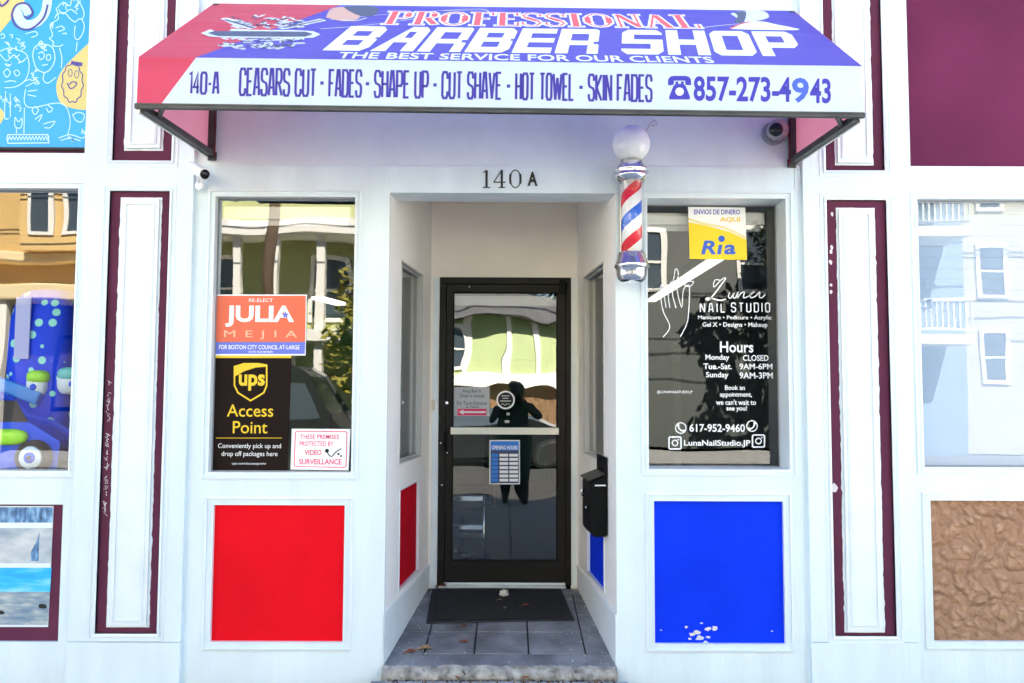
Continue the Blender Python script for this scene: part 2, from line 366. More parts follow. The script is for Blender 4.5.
# interiors
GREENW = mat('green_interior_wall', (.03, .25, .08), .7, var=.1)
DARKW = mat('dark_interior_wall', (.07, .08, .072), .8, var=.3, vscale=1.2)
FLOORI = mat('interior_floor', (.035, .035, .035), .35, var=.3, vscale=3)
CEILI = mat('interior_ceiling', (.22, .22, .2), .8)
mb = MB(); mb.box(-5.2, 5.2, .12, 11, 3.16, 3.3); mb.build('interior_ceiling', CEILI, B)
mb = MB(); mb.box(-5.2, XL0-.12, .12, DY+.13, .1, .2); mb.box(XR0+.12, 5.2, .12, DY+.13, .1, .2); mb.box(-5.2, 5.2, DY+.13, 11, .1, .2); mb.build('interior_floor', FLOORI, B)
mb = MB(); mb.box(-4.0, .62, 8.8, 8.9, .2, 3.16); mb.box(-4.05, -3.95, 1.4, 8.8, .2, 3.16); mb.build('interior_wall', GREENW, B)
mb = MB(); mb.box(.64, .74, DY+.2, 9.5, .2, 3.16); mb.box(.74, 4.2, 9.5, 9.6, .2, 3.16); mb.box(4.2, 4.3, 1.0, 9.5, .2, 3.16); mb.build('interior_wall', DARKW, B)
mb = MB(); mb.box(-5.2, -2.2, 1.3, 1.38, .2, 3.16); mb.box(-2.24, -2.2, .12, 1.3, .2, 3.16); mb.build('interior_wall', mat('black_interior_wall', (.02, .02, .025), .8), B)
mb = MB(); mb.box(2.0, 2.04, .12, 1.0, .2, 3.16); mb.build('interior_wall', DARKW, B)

# windows --------------------------------------------------------------
YR = .18
def window(h, y=.055, gm=GLASS, bead=.012, label=None, fm=None):
    x0, x1, z0, z1 = h; pl = FP(y)
    w = MB(); w.frame(FP(0), x0+.001, x1-.001, z0+.001, z1-.001, bead, -.1 if y < .1 else -y-.02, .004, bevel=.002)
    ob = w.build('window', fm or WHITE2, B)
    if label: ob['label'] = label
    g = MB(); g.poly(pl, [(x0, z0), (x1, z0), (x1, z1), (x0, z1)]); g.build('pane', gm, ob)
    f = MB(); f.frame(pl, x0+.007, x1-.007, z0+.007, z1-.007, .005, -.004, .012); f.build('glazing_bead', mat('grey_bead', (.25, .25, .25), .5), ob)
    # molding on the face of the wall
    m = MB(); m.frame(FP(0), x0-.028, x1+.028, z0-.028, z1+.028, .012, -.001, .006, bevel=-.003); m.build('molding', WHITE2, ob)
    return ob
window(LW); window(RW, y=YR); window(FLW); window(FRW, gm=GLASSR)
def panel(h, m, name, label, y=.02, mold=.03):
    x0, x1, z0, z1 = h
    p = MB(); p.box(x0, x1, y, y+.03, z0, z1); ob = p.build(name, m, B); ob['label'] = label
    f = MB(); f.frame(FP(0), x0+.006, x1-.006, z0+.006, z1-.006, .006, -y, .003); 
    f.frame(FP(0), x0-mold, x1+mold, z0-mold, z1+mold, .012, -.001, .007, bevel=-.004)
    f.build('molding', WHITE2, ob); return ob
panel(RP, REDP, 'painted_panel', 'bright red panel under the left window')
bp_ = panel(BP, BLUEP, 'painted_panel', 'bright blue panel with chipped paint under the right window')
panel(MRP, MAROON2, 'sign_board', 'plain maroon sign board')
# chips in the blue paint
CHIP = mat('bare_wood_chip', (.6, .6, .58), .8)
mb = MB(); pl = FP(.02)
for (px, py, r) in [(686, 627, 2.0), (692, 634, 2.8), (697, 632, 3.2), (699, 638, 3.5), (708, 629, 2.6), (715, 628, 3.2), (708, 637, 2), (690, 639, 1.6), (706, 642, 2.2), (661, 630, 1), (772, 631, .8), (702, 623, 1.2)]:
    u, v = pl.uv(px, py); rr = r*.0058; mb.cut()
    mb.poly(pl, [(u+rr*(.5+random.random())*math.cos(a)*1.2, v+rr*(.4+.8*random.random())*math.sin(a)*.8) for a in [i*.785 for i in range(8)]], .0006)
mb.build('paint_chip', CHIP, bp_)

# pilasters ---------------------------------------------------------
def ragged(a, b, n, amp):
    return [(a[0]+(b[0]-a[0])*i/n+(0 if i in (0, n) else random.uniform(-amp, amp)*random.choice((.2, .5, .5, 1, 1.8))), a[1]+(b[1]-a[1])*i/n+(0 if i in (0, n) else random.uniform(-amp, amp)*.3)) for i in range(n)]
def pilaster(x0, x1, panels, plinth, label):
    y = -.03; pl = FP(y)
    m = MB(); wall_with_holes(m, x0, x1, plinth, TOP-.5, [p[0] for p in panels], y, .12)
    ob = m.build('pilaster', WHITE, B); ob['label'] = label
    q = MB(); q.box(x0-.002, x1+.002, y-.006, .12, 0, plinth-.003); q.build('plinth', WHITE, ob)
    for (o, i) in panels:
        r = MB(); r.box(o[0], o[1], -.012, .02, o[2], o[3]); r.build('maroon_panel', MAROON, ob)
        # raised white board with a ragged painted edge, molded border inside
        r = MB()
        e = ragged((i[0], i[2]), (i[1], i[2]), 5, .003)+ragged((i[1], i[2]), (i[1], i[3]), 90, .0026)+ragged((i[1], i[3]), (i[0], i[3]), 5, .003)+ragged((i[0], i[3]), (i[0], i[2]), 90, .0026)
        r.poly(FP(-.012), e, .003, t=.002)
        r.box(i[0]+.012, i[1]-.012, -.03, -.013, i[2]+.012, i[3]-.012)
        r.frame(FP(-.03), i[0]+.045, i[1]-.045, i[2]+.045, i[3]-.045, .012, -.001, .005, bevel=-.003)
        r.build('raised_board', WHITE2, ob)
        f = MB(); f.frame(pl, o[0]-.0, o[1]+.0, o[2]-.0, o[3]+.0, .014, -.018, .008, bevel=.006)
        f.frame(pl, o[0]-.03, o[1]+.03, o[2]-.03, o[3]+.03, .008, -.001, .004); f.build('molding', WHITE2, ob)
    return ob
lo_l = ((-2.339, -1.99, .294, 2.825), (-2.283, -2.04, .325, 2.79))
up_l = ((X(117.5, 80), X(176, 80), Z(145, 162), 5.6), (X(127.7, 80), X(166.3, 80), Z(145, 151.4), 5.5))
lo_r = ((1.84, 2.188, .294, 2.79), (1.9, 2.128, .31, 2.747))
up_r = ((X(822, 80), X(880, 80), Z(853, 171.8), 5.6), (X(832.2, 80), X(870.4, 80), Z(853, 166), 5.5))
pL = pilaster(PXA, PXB, [lo_l, up_l], Z(120, 640), 'left pilaster with maroon panels and white raised boards')
pR = pilaster(PXC, PXD, [lo_r, up_r], Z(860, 640.5), 'right pilaster with maroon panels and white raised boards')
# scratched marks on the maroon strip
SCR = mat('white_scratches', (.7, .66, .68), .8)
mb = MB(); pl = FP(-.012); k = 0
for i in range(34):
    if random.random() < .25: continue
    y = 382+i*4+random.uniform(-2, 2); x = 112-(y-300)*.033
    mb.cut()
    for j in range(2):
        pts = [(x+random.uniform(-3, 3)*random.choice((.5, 1)), y+random.uniform(-2.5, 2.5)) for q in range(random.choice((2, 3, 4)))]
        mb.ribbon(pl, pix(pl, pts), random.uniform(.0015, .0035), .0012+.0002*(k % 5)); k += 1
mb.build('scratched_mark', SCR, pL)
mb = MB()
for (px, py, r) in [(834, 488, 4), (831, 252, 2), (830.5, 262, 2), (831.5, 248, 2), (831, 285, 1.5), (831, 292, 1.5), (832, 214, 1.6)]:
    u, v = pl.uv(px, py); rr = r*.0058; mb.cut()
    mb.poly(pl, [(u+rr*(.5+.6*random.random())*math.cos(a), v+rr*(.9+.9*random.random())*math.sin(a)) for a in [i*.785 for i in range(8)]], .0012)
mb.build('paint_chip', SCR, pR)

# ---------------------------------------------------------- recessed entrance
LT = .22
mb = MB(); mb.box(XL0-.3, XR0+.3, .12, LT, ZL, 3.2); mb.build('lintel', WHITE2, B)
mb = MB(); mb.box(XL0-.3, XR0+.3, LT, DY+.15, 3.08, 3.16); mb.build('entry_ceiling', WARMLIT, B)
zfl1 = Z(505, 587, DY)                     # floor at the door
zfl0 = .115                                # floor at the front lip
def side_wall(x0, x1, sgn, col, lab):
    a = V3((x0, 0.0, 0)); b = V3((x1, DY, 0)); d = (b-a); Lw = d.length
    pl = Plane(a, d, (0, 0, 1)) if sgn < 0 else Plane(b, a-b, (0, 0, 1))
    def U(px, py):
        u = pl.uv(px, py); return u
    if sgn < 0: wa, wb = U(401, 300)[0], U(422, 300)[0]; wt, wbm = U(402.4, 260.7)[1], U(400.2, 464.2)[1]; pa, pb = U(399, 530)[0], U(418.7, 530)[0]; pt_, pb_ = U(399.8, 489.5)[1], U(398.4, 592)[1]
    else: wa, wb = U(584.3, 300)[0], U(604, 300)[0]; wt, wbm = U(602.3, 262.6)[1], U(606, 462.7)[1]; pa, pb = U(587.5, 545)[0], U(604.5, 545)[0]; pt_, pb_ = U(588, 480)[1], U(603, 591.4)[1]
    w = MB(); us = sorted([0, Lw, wa, wb, pa, pb])
    for u0, u1 in zip(us, us[1:]):
        z = 0; um = (u0+u1)/2; hs = []
        if pa < um < pb: hs.append((pb_, pt_))
        if wa < um < wb: hs.append((wbm, wt))
        for h in hs:
            w.pbox(pl, u0, u1, z, h[0], -.08, 0); z = h[1]
        w.pbox(pl, u0, u1, z, 2.985, -.08, 0)
    w.pbox(pl, *((.24, Lw) if sgn < 0 else (0, Lw-.24)), 2.985, 3.075, -.08, 0)
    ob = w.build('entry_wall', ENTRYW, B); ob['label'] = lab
    g = MB(); g.poly(pl, [(wa, wbm), (wb, wbm), (wb, wt), (wa, wt)], -.04)
    g.build('pane', GLASS, ob)
    k = MB(); k.poly(pl, [(wa-.03, wbm-.03), (wb+.03, wbm-.03), (wb+.03, wt+.03), (wa-.03, wt+.03)], -.075); k.build('reflection_sheet', mat('grey_reflection', (.3, .31, .31), .6), ob)  # grey sheet added behind the glass in place of its pale reflection
    f = MB(); f.frame(pl, wa+.01, wb-.01, wbm+.01, wt-.01, .01, -.06, .006, bevel=.003); f.frame(pl, wa+.022, wb-.022, wbm+.022, wt-.022, .012, -.036, -.02); f.build('window_frame', mat('grey_frame', (.45, .45, .44), .5), ob)
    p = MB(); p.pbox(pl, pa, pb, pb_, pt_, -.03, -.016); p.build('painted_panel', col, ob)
    f = MB(); f.frame(pl, pa+.008, pb-.008, pb_+.008, pt_-.008, .008, -.016, .005); f.pbox(pl, 0, Lw, pb_-.05, pb_-.036, 0, .012); f.pbox(pl, .0, .02, .1, 2.95, 0, .006); f.build('molding', WHITE2, ob)
    bb = MB(); bb.pbox(pl, 0, Lw, .1, pb_-.052, 0, .008); bb.build('baseboard', WHITE2, ob)
    return pl, ob
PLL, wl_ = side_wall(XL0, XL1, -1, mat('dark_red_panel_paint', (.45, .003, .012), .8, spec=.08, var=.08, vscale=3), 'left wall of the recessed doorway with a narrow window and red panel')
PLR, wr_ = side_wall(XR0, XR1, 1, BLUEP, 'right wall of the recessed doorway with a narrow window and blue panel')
# door wall
PD = FP(DY)
dx0, dx1, dz1, dz0 = X(438.5, 430, DY), X(571, 430, DY), Z(505, 277.5, DY), zfl1+.012
mb = MB(); wall_with_holes(mb, XL1, XR1, .1, 3.16, [(dx0, dx1, 0, dz1)], DY, DY+.12); mb.build('door_wall', WARMLIT, B)
# casing boards beside the door with a ragged caulk edge
mb = MB(); cw = .05
e = [(dx0-cw, zfl1), (dx0-.004, zfl1)]+[(dx0-.002+random.uniform(-.008, .004), zfl1+.05+i*.07) for i in range(30)]+[(dx0-.002, dz1), (dx0-cw, dz1)]
mb.poly(PD, e, .008, t=.008)
e = [(dx1+.004, zfl1), (dx1+cw*.7, zfl1), (dx1+cw*.7, dz1), (dx1+.004, dz1)]; mb.poly(PD, e, .008, t=.008)
mb.build('door_casing', WHITE2, B)
# door frame
mb = MB(); fw = .05
mb.box(dx0, dx0+fw, DY-.01, DY+.1, dz0, dz1-fw); mb.box(dx1-fw*.75, dx1, DY-.01, DY+.1, dz0, dz1-fw); mb.box(dx0, dx1, DY-.01, DY+.1, dz1-fw, dz1)
mb.build('door_frame', BRONZE, B, bevel=.004)
# door leaf
gx0, gx1, gz1, gz0 = X(452, 430, DY), X(557.5, 430, DY), Z(505, 292, DY), Z(505, 561.5, DY)
lx0, lx1, lz0, lz1 = dx0+fw+.003, dx1-fw*.75-.003, dz0+.02, dz1-fw-.003
mb = MB(); yd0, yd1 = DY+.008, DY+.052
mb.box(lx0, gx0, yd0, yd1, lz0, lz1); mb.box(gx1, lx1, yd0, yd1, lz0, lz1); mb.box(gx0, gx1, yd0, yd1, lz0, gz0); mb.box(gx0, gx1, yd0, yd1, gz1, lz1)
D = mb.build('entrance_door', BRONZE, B)
g = MB(); g.poly(FP(DY+.03), [(gx0, gz0), (gx1, gz0), (gx1, gz1), (gx0, gz1)]); g.build('pane', GLASSD, D)
f = MB(); f.frame(FP(yd0), gx0+.008, gx1-.008, gz0+.008, gz1-.008, .008, -.02, .004, bevel=.003); f.build('glazing_bead', BLACK, D)
g = MB(); za, zb = Z(505, 434.5, DY), Z(505, 427.5, DY); g.box(gx0-.01, gx1+.01, DY-.012, DY+.007, za, zb); g.build('push_bar', mat('pale_bar', (.8, .77, .68), .35), D, bevel=.004)
g = MB(); g.box(gx0, gx1, DY+.06, DY+.1, Z(505, 305, DY), Z(505, 295, DY)); g.build('upper_band', mat('grey_band', (.45, .45, .43), .4), D, bevel=.004)  # grey box across the top of the pane, behind it
g = MB(); u, v = X(446.5, 403, DY), Z(446.5, 403, DY); g.lathe((u, DY+.008, v), [(.0165, 0), (.0165, -.012), (.012, -.016), (.004, -.017)], 20, axis='y'); g.build('lock_cylinder', CHROME, D)
g = MB(); u, v = X(446, 441, DY), Z(446, 441, DY); g.box(u-.014, u+.012, yd0-.03, yd0, v-.08, v+.07); g.build('latch_plate', BLACK, D, bevel=.008)
g = MB()
for (px, py) in [(469.5, 286.5), (442, 485), (441, 443), (447, 453)]:
    u, v = X(px, py, DY), Z(px, py, DY); g.cut(); g.lathe((u, DY-.0105 if px < 445 else yd0, v), [(.007, 0), (.007, -.002), (.003, -.004)], 10, axis='y')
g.build('screw', CHROME, D)
g = MB(); u, v = X(561.5, 287, DY), Z(561.5, 287, DY); g.box(u-.018, u+.03, DY-.03, DY-.011, v-.05, v+.05); g.build('hinge', BLACK, D, bevel=.004)
g = MB(); g.box(dx0+.01, dx1-.04, DY-.05, DY+.1, zfl1, zfl1+.014); g.box(dx0+.01, dx1-.04, DY-.0, DY+.1, zfl1+.0145, dz0+.018); g.build('threshold', ALU, B, bevel=.003)
# doorbell and switch on the casing
mb = MB(); u, v = X(433.5, 405, DY), Z(433.5, 405, DY); mb.box(u-.012, u+.012, DY-.02, DY-.0, v-.04, v+.04); tag(mb.build('doorbell', mat('beige_plastic', (.6, .55, .45), .5), bevel=.003), 'small beige doorbell on the white casing left of the door', 'doorbell')

# entry floor: sloping slab with tiles, worn lip
TILE = mat('slate_tile', (.19, .2, .225), .7, var=.5, vscale=5, bump=.5, bscale=35, dirt=((.42, .42, .42), 20, .68))
GROUT = mat('dark_grout', (.03, .03, .032), .9)
LIPM = mat('worn_concrete', (.34, .32, .29), .9, var=.6, vscale=18, bump=.9, bscale=40, dirt=((.05, .045, .04), 22, .6))
def zf(y): return zfl0+(zfl1-zfl0)*y/DY
def fq(mb, x0, x1, y0, y1, n0, n1, taper=True):
    # a slab piece following the slope of the floor
    vs = []
    for x in (x0, x1):
        for y in (y0, y1):
            for n in (n0, n1): vs.append((x, y, zf(y)+n))
    mb.add(vs, [(0, 1, 3, 2), (4, 6, 7, 5), (0, 4, 5, 1), (2, 3, 7, 6), (0, 2, 6, 4), (1, 5, 7, 3)])
mb = MB(); vs = [(XL0-.02, .1, zf(.1)-.012), (XR0+.02, .1, zf(.1)-.012), (XR1+.02, DY, zf(DY)-.012), (XL1-.02, DY, zf(DY)-.012)]; mb.add(vs, [(0, 1, 2, 3)])
struct('entry_floor_grout', mb, GROUT)
def FL(px, py): # floor hit
    pl = Plane((0, 0, zfl0), (1, 0, 0), (0, DY, zfl1-zfl0)); h = pl.hit(px, py); return h.x, h.y
mb = MB()
yA = FL(500, 654)[1]; yB = FL(500, 632)[1]
xj = [FL(424, 654)[0], FL(474.5, 650)[0], FL(528.5, 650)[0], FL(585, 650)[0]]
rows = [yA, yB, yB+.3, yB+.6, DY-.12, DY-.03]
def wx(y, s): return (XL0+(XL1-XL0)*y/DY+.004) if s < 0 else (XR0+(XR1-XR0)*y/DY-.004)
for i in range(len(rows)-1):
    y0, y1 = rows[i]+.009, rows[i+1]-.009
    cols = xj if i < 4 else [wx(y0, -1)+.02+k*.135 for k in range(8)]
    if i == 4: cols = [c for c in cols if c < wx(y1, 1)]
    for k in range(len(cols)-1):
        dz = random.uniform(-.0015, .0015); fq(mb, cols[k]+.005, cols[k+1]-.005, y0, y1, -.02, dz)
    for s in (-1, 1):
        xe = cols[0]-.005 if s < 0 else cols[-1]+.005
        vs = []
        for n in (-.02, 0):
            for (x, y) in ((wx(y0, s), y0), (xe, y0), (xe, y1), (wx(y1, s), y1)): vs.append((x, y, zf(y)+n))
        mb.add(vs, [(0, 1, 2, 3), (4, 5, 6, 7), (0, 1, 5, 4), (1, 2, 6, 5), (2, 3, 7, 6), (3, 0, 4, 7)])
struct('entry_floor', mb, TILE, bevel=.003)
# front band of the slab and its crumbling edge
mb = MB(); nx = 60; vs = []; fs = []
prof = [(yA-.004, 0), ((yA)*.5, 0), (.0, 0), (-.035, -.006), (-.055, -.018), (-.062, -.04), (-.045, -.065), (-.035, -.12)]
random.seed(3)
for i in range(nx+1):
    t = i/nx; big = random.random()
    for j, (y, dz) in enumerate(prof):
        x = XL0+.004+(XR0-XL0-.008)*t if y <= 0 else wx(y, -1)+(wx(y, 1)-wx(y, -1))*t
        j1 = 0 if j < 3 else random.uniform(-.012, .012); j2 = 0 if j < 2 else random.uniform(-.006, .006)-(.014*big if j > 3 else 0)
        vs.append((x, y+j1, zf(y)+dz+j2))
for i in range(nx):
    for j in range(len(prof)-1):
        a = i*len(prof)+j; fs.append((a, a+1, a+1+len(prof), a+len(prof)))
mb.add([v for v in vs], [f for f in fs if f[0] % len(prof) < 2], 0); mb.add(vs, [f for f in fs if f[0] % len(prof) >= 2], 1, True)
struct('entry_step', mb, [TILE, LIPM])
mb = MB(); mb.box(XL0-.05, XR0+.05, -.3, -.085, -.02, .06); struct('step_base', mb, mat('bluish_concrete', (.3, .33, .38), .85, var=.4, vscale=9, bump=.5, bscale=50), bevel=.008)
mb = MB(); mb.box(XL0+.003, XR0-.003, -.084, -.03, -.02, .04); struct('step_joint', mb, mat('wet_dirt', (.025, .022, .018), .95, bump=.8, bscale=60))
LEAFB = mat('leaf_crumbs', (.16, .08, .035), .9)
# rubble bits in the joint between step and sidewalk
mb = MB()
for i in range(130):
    x = random.uniform(XL0+.02, XR0-.02); y = random.uniform(-.12, -.07); r = random.uniform(.003, .012)
    vs = [V3((x+r*random.uniform(.6, 1.2)*a, y+r*random.uniform(.6, 1.2)*b, (.06 if y < -.085 else .042)+r*(c+.6)*.6)) for a, b, c in ((1, 0, 0), (-1, 0, 0), (0, 1, 0), (0, -1, 0), (0, 0, 1), (0, 0, -1))]
    mb.add(vs, [(0, 2, 4), (2, 1, 4), (1, 3, 4), (3, 0, 4), (2, 0, 5), (1, 2, 5), (3, 1, 5), (0, 3, 5)], random.choice((0, 1, 1, 2)))
o = mb.build('rubble', [LIPM, MATS['wet_dirt'], LEAFB]); tag(o, 'gravelly crumbs of broken concrete along the edge of the doorstep', 'rubble', kind='stuff')
mb = MB()
for i in range(260):
    y = random.uniform(.02, DY-.1); x = random.choice((random.uniform(wx(y, -1), wx(y, -1)+.25), random.uniform(wx(y, 1)-.25, wx(y, 1)), random.uniform(wx(y, -1), wx(y, 1)))); r = random.choice((random.uniform(.0015, .005), random.uniform(.002, .009)))
    a = random.random()*6; mb.add([(x+r*math.cos(a+k*2.1), y+r*math.sin(a+k*2.1), zf(y)+.003+.002*(k == 1)) for k in range(3)], [(0, 1, 2)])
o = mb.build('paint_flakes', mat('paint_flake', (.7, .7, .68), .8)); tag(o, 'tiny white paint flakes scattered over the slate entry floor', 'paint flakes', kind='stuff')

# ------------------------------------------------------------------ doormat, leaves, paper
def FLp(px, py, n=.0):
    x, y = FL(px, py); return V3((x, y, zf(y)+n))
c = [FLp(426, 624), FLp(574.5, 621), FLp(561, 590.5), FLp(432, 590.5)]
m0 = empty('doormat', FLp(500, 607), 'black rubber ribbed doormat lying in front of the entrance door', 'doormat')
mb = MB(); up = V3((0, 0, .012))
mb.add(c+[p+up for p in c], [(3, 2, 1, 0), (4, 5, 6, 7), (0, 1, 5, 4), (1, 2, 6, 5), (2, 3, 7, 6), (3, 0, 4, 7)]); mb.build('mat_border', mat('mat_edge_rubber', (.012, .013, .016), .7), m0, bevel=.004)
mb = MB()
def lerp(a, b, t): return a+(b-a)*t
for i in range(26):
    t0 = .08+.84*i/26; t1 = t0+.84/26*.6
    q = []
    for t in (t0, t1):
        l = lerp(c[0], c[3], t); r = lerp(c[1], c[2], t); q.append((lerp(l, r, .06), lerp(l, r, .94)))
    b4 = [q[0][0], q[0][1], q[1][1], q[1][0]]
    mb.add([p+up*1.02 for p in b4]+[p+up*1.4 for p in b4], [(4, 5, 6, 7), (0, 1, 5, 4), (1, 2, 6, 5), (2, 3, 7, 6), (3, 0, 4, 7)])
mb.build('ribbed_carpet', RUBBER, m0)
LEAFM = [mat('brown_leaf', (.22, .07, .025), .7, var=.4, vscale=30), mat('tan_leaf', (.42, .27, .12), .7, var=.4, vscale=30), mat('rust_leaf', (.3, .08, .03), .7, var=.4, vscale=30)]
def leaf(px, py, size, mi, rot, label, n=.006, curl=.35):
    p = FLp(px, py, n); prof = [(0, 0), (.12, .2), (.3, .22), (.34, .38), (.5, .3), (.62, .4), (.7, .24), (.85, .2), (1, 0)]
    vs = []; fs = []
    for i, (t, w) in enumerate(prof):
        zc = .18*math.sin(t*3)
        for s in (-1, 0, 1): vs.append((t-.5, s*w, zc+abs(s)*w*curl*(1+.3*(i % 2))))
    for i in range(len(prof)-1): fs += [(i*3, i*3+1, i*3+4, i*3+3), (i*3+1, i*3+2, i*3+5, i*3+4)]
    me = MB(); me.add([(a*size, b*size, c_*size*.5) for a, b, c_ in vs], fs, 0, True)
    me.tube([(-.5*size, 0, 0), (-.75*size, .04*size, .02*size)], .0012, 5)
    ob = me.build('fallen_leaf', LEAFM[mi], origin=(0, 0, 0)); ob.location = p; ob.rotation_euler = (0, 0, rot)
    return tag(ob, label, 'leaf', 'dead leaves on the doorstep')
leaf(411, 653, .075, 2, .4, 'rust red leaf at the front left corner of the doorstep beside a tan leaf')
leaf(425, 650, .09, 1, .1, 'larger tan leaf at the front left corner of the doorstep')
leaf(441, 588, .09, 0, -.3, 'brown leaf against the threshold at the left corner of the door', .014)
leaf(447, 586, .06, 2, 1.2, 'small rust leaf lying beside the brown leaf at the left of the threshold', .02)
leaf(526, 609, .06, 2, .1, 'orange brown leaf on the right half of the doormat', .022)
leaf(464, 627, .055, 0, .5, 'dark small leaf on the tiles just below the front edge of the doormat', .006)
leaf(464, 643, .06, 2, -.3, 'reddish curled leaf on the middle left tile')
leaf(505, 611, .03, 1, 1.4, 'tiny leaf scrap just below the crumpled paper on the doormat', .022)
leaf(500, 603, .035, 1, .2, 'thin pale leaf scrap left of the crumpled paper on the doormat', .022)
# crumpled paper
bm = bmesh.new(); bmesh.ops.create_icosphere(bm, subdivisions=3, radius=.032)
for v in bm.verts:
    v.co *= 1+random.uniform(-.18, .18); v.co.z *= .75
me = bpy.data.meshes.new('crumpled_paper'); bm.to_mesh(me); bm.free(); me.materials.append(mat('paper', (.72, .66, .58), .8)); ob = bpy.data.objects.new('crumpled_paper', me); COL.objects.link(ob); ob.location = FLp(504, 598, .034)
tag(ob, 'crumpled pale paper wad lying on the black doormat', 'litter')
mb = MB()
for i, (px, py) in enumerate([(412, 678), (458, 679), (526, 680), (590, 676)]):
    pl = Plane((0, 0, .06), (1, 0, 0), (0, 1, 0)); h = pl.hit(px, py); s = .05
    ob = bpy.data.objects.new('fallen_leaf', bpy.data.objects['fallen_leaf'].data); COL.objects.link(ob); ob.location = (h.x, h.y, .07); ob.rotation_euler = (.1, 0, i*1.7); ob.scale = (.7, .7, .7)
    tag(ob, ['rust leaf on the sidewalk below the left end of the step', 'rust leaf on the sidewalk below the middle left of the step', 'rust leaf on the sidewalk right of the middle of the step', 'rust leaf on the sidewalk below the right end of the step'][i], 'leaf', 'dead leaves on the doorstep')

# ------------------------------------------------------------------ awning
YF = -.92
ax0 = (X(137.5, 80, YF)+X(207, 130))/2; ax1 = (X(862.5, 90, YF)+X(793, 130))/2
AX0, AX1 = X(137.5, 80, YF), X(862.5, 90, YF)
zvb = (Z(140, 104.5, YF)+Z(860, 112.5, YF))/2; zvt = (Z(140, 57, YF)+Z(860, 66, YF))/2
ztop = (Z(205, 3)+Z(790, 11))/2; zwb = (Z(209, 158)+Z(793, 161))/2
A = empty('awning', ((AX0+AX1)/2, -.45, zwb), 'red, blue and white fabric shop awning lettered for a barber over the entrance', 'awning')
FRED = fabric('red_awning_fabric', (.8, .07, .15), .4, (.7, .36, .44)); FBLUE = fabric('blue_awning_fabric', (.11, .09, .68), .45, (.44, .4, .76)); FWHITE = fabric('white_awning_fabric', (.7, .79, .84), .3, (.8, .8, .82))
PS = Plane((0, 0, ztop), (1, 0, 0), V3((0, 0-YF, ztop-zvt)))        # sloping top
PS = Plane((0, YF, zvt), (1, 0, 0), V3((0, -YF, ztop-zvt)))
PV = FP(YF)
TILT = .0085                                # the whole awning hangs a little lower at its right end
def tilted(pl):
    m = Matrix.Rotation(TILT, 3, 'Y'); q = Plane(A.location+m@(pl.O-A.location), m@pl.U, m@pl.V); pl.uv = q.uv
tilted(PS); tilted(PV); A.rotation_euler = (0, TILT, 0)
SLOPE = (V3((0, -YF, ztop-zvt))).length
us = PS.uv(196, 57)[0]; ut = PS.uv(338, 8)[0]
def sheet(pl, quad, nu, nv, amp, seed):     # fabric patch with slight puckers, edges straight
    random.seed(seed); vs = []; fs = []
    for i in range(nu+1):
        for j in range(nv+1):
            s, t = i/nu, j/nv
            u = (quad[0][0]*(1-s)+quad[1][0]*s)*(1-t)+(quad[3][0]*(1-s)+quad[2][0]*s)*t
            v = (quad[0][1]*(1-s)+quad[1][1]*s)*(1-t)+(quad[3][1]*(1-s)+quad[2][1]*s)*t
            vs.append(pl.pt(u, v, amp*math.sin(v*13+u*16)*math.sin(math.pi*t)*math.sin(math.pi*s)**.5*max(0, 1-max(0, u-quad[0][0]-.06)/.24) if 0 < s < 1 and 0 < t < 1 else 0))
    for i in range(nu):
        for j in range(nv): a = i*(nv+1)+j; fs.append((a, a+nv+1, a+nv+2, a+1))
    return vs, fs
mb = MB(); vs, fs = sheet(PS, [(AX0, 0), (us, 0), (ut, SLOPE), (AX0, SLOPE)], 26, 30, .013, 1); mb.add(vs, fs, 0, True)
vs, fs = sheet(PS, [(us, 0), (AX1, 0), (AX1, SLOPE), (ut, SLOPE)], 30, 8, 0, 2); mb.add(vs, fs, 1, True)
top = mb.build('canopy', [FRED, FBLUE], A)
v0, v1 = zvb, zvt
ra = PV.uv(196, 58)[0]; rb = PV.uv(161, 104)[0]
mb = MB(); mb.poly(PV, [(AX0, v0), (rb, v0), (ra, v1), (AX0, v1)], mi=0); mb.poly(PV, [(rb, v0), (AX1, v0), (AX1, v1), (ra, v1)], mi=1)
val = mb.build('valance', [FRED, FWHITE], A)
for s, x in ((-1, AX0), (1, AX1)):
    mb = MB(); mb.add([(x, YF, zvb), (x, YF, zvt), (x, -.004, ztop), (x, -.004, zwb)], [(0, 1, 2, 3) if s < 0 else (3, 2, 1, 0)]); ob = mb.build('side_panel', FRED if s < 0 else FRED, A)
    # red edge of the fabric folded round the wall bar
    mb = MB(); k = -s; mb.add([(x+k*.03, -.02, zwb-.01), (x+k*.045, -.03, zwb-.01), (x+k*.035, -.03, ztop-.05), (x+k*.03, -.02, ztop-.05)], [(0, 1, 2, 3)]); mb.build('folded_edge', mat('red_cloth', (.45, .01, .02), .6), A)
def sq(mb, a, b, w=.028):
    a, b = V3(a), V3(b); t = (b-a).normalized(); up = V3((0, 0, 1)) if abs(t.z) < .9 else V3((0, 1, 0)); s_ = t.cross(up).normalized()*w; n_ = s_.cross(t).normalized()*w
    mb.obox(a-s_/2-n_/2, b-a, s_, n_)
mb = MB(); sq(mb, (AX0-.012, YF+.012, zvb-.008), (AX1+.012, YF+.012, zvb-.008), .024); mb.build('front_bar', STEEL, A, bevel=.003)
mb = MB(); mb.box(AX0-.004, AX1+.004, YF-.004, YF-.0012, zvb-.004, zvb+.003); mb.build('hem_strip', STEEL, A)
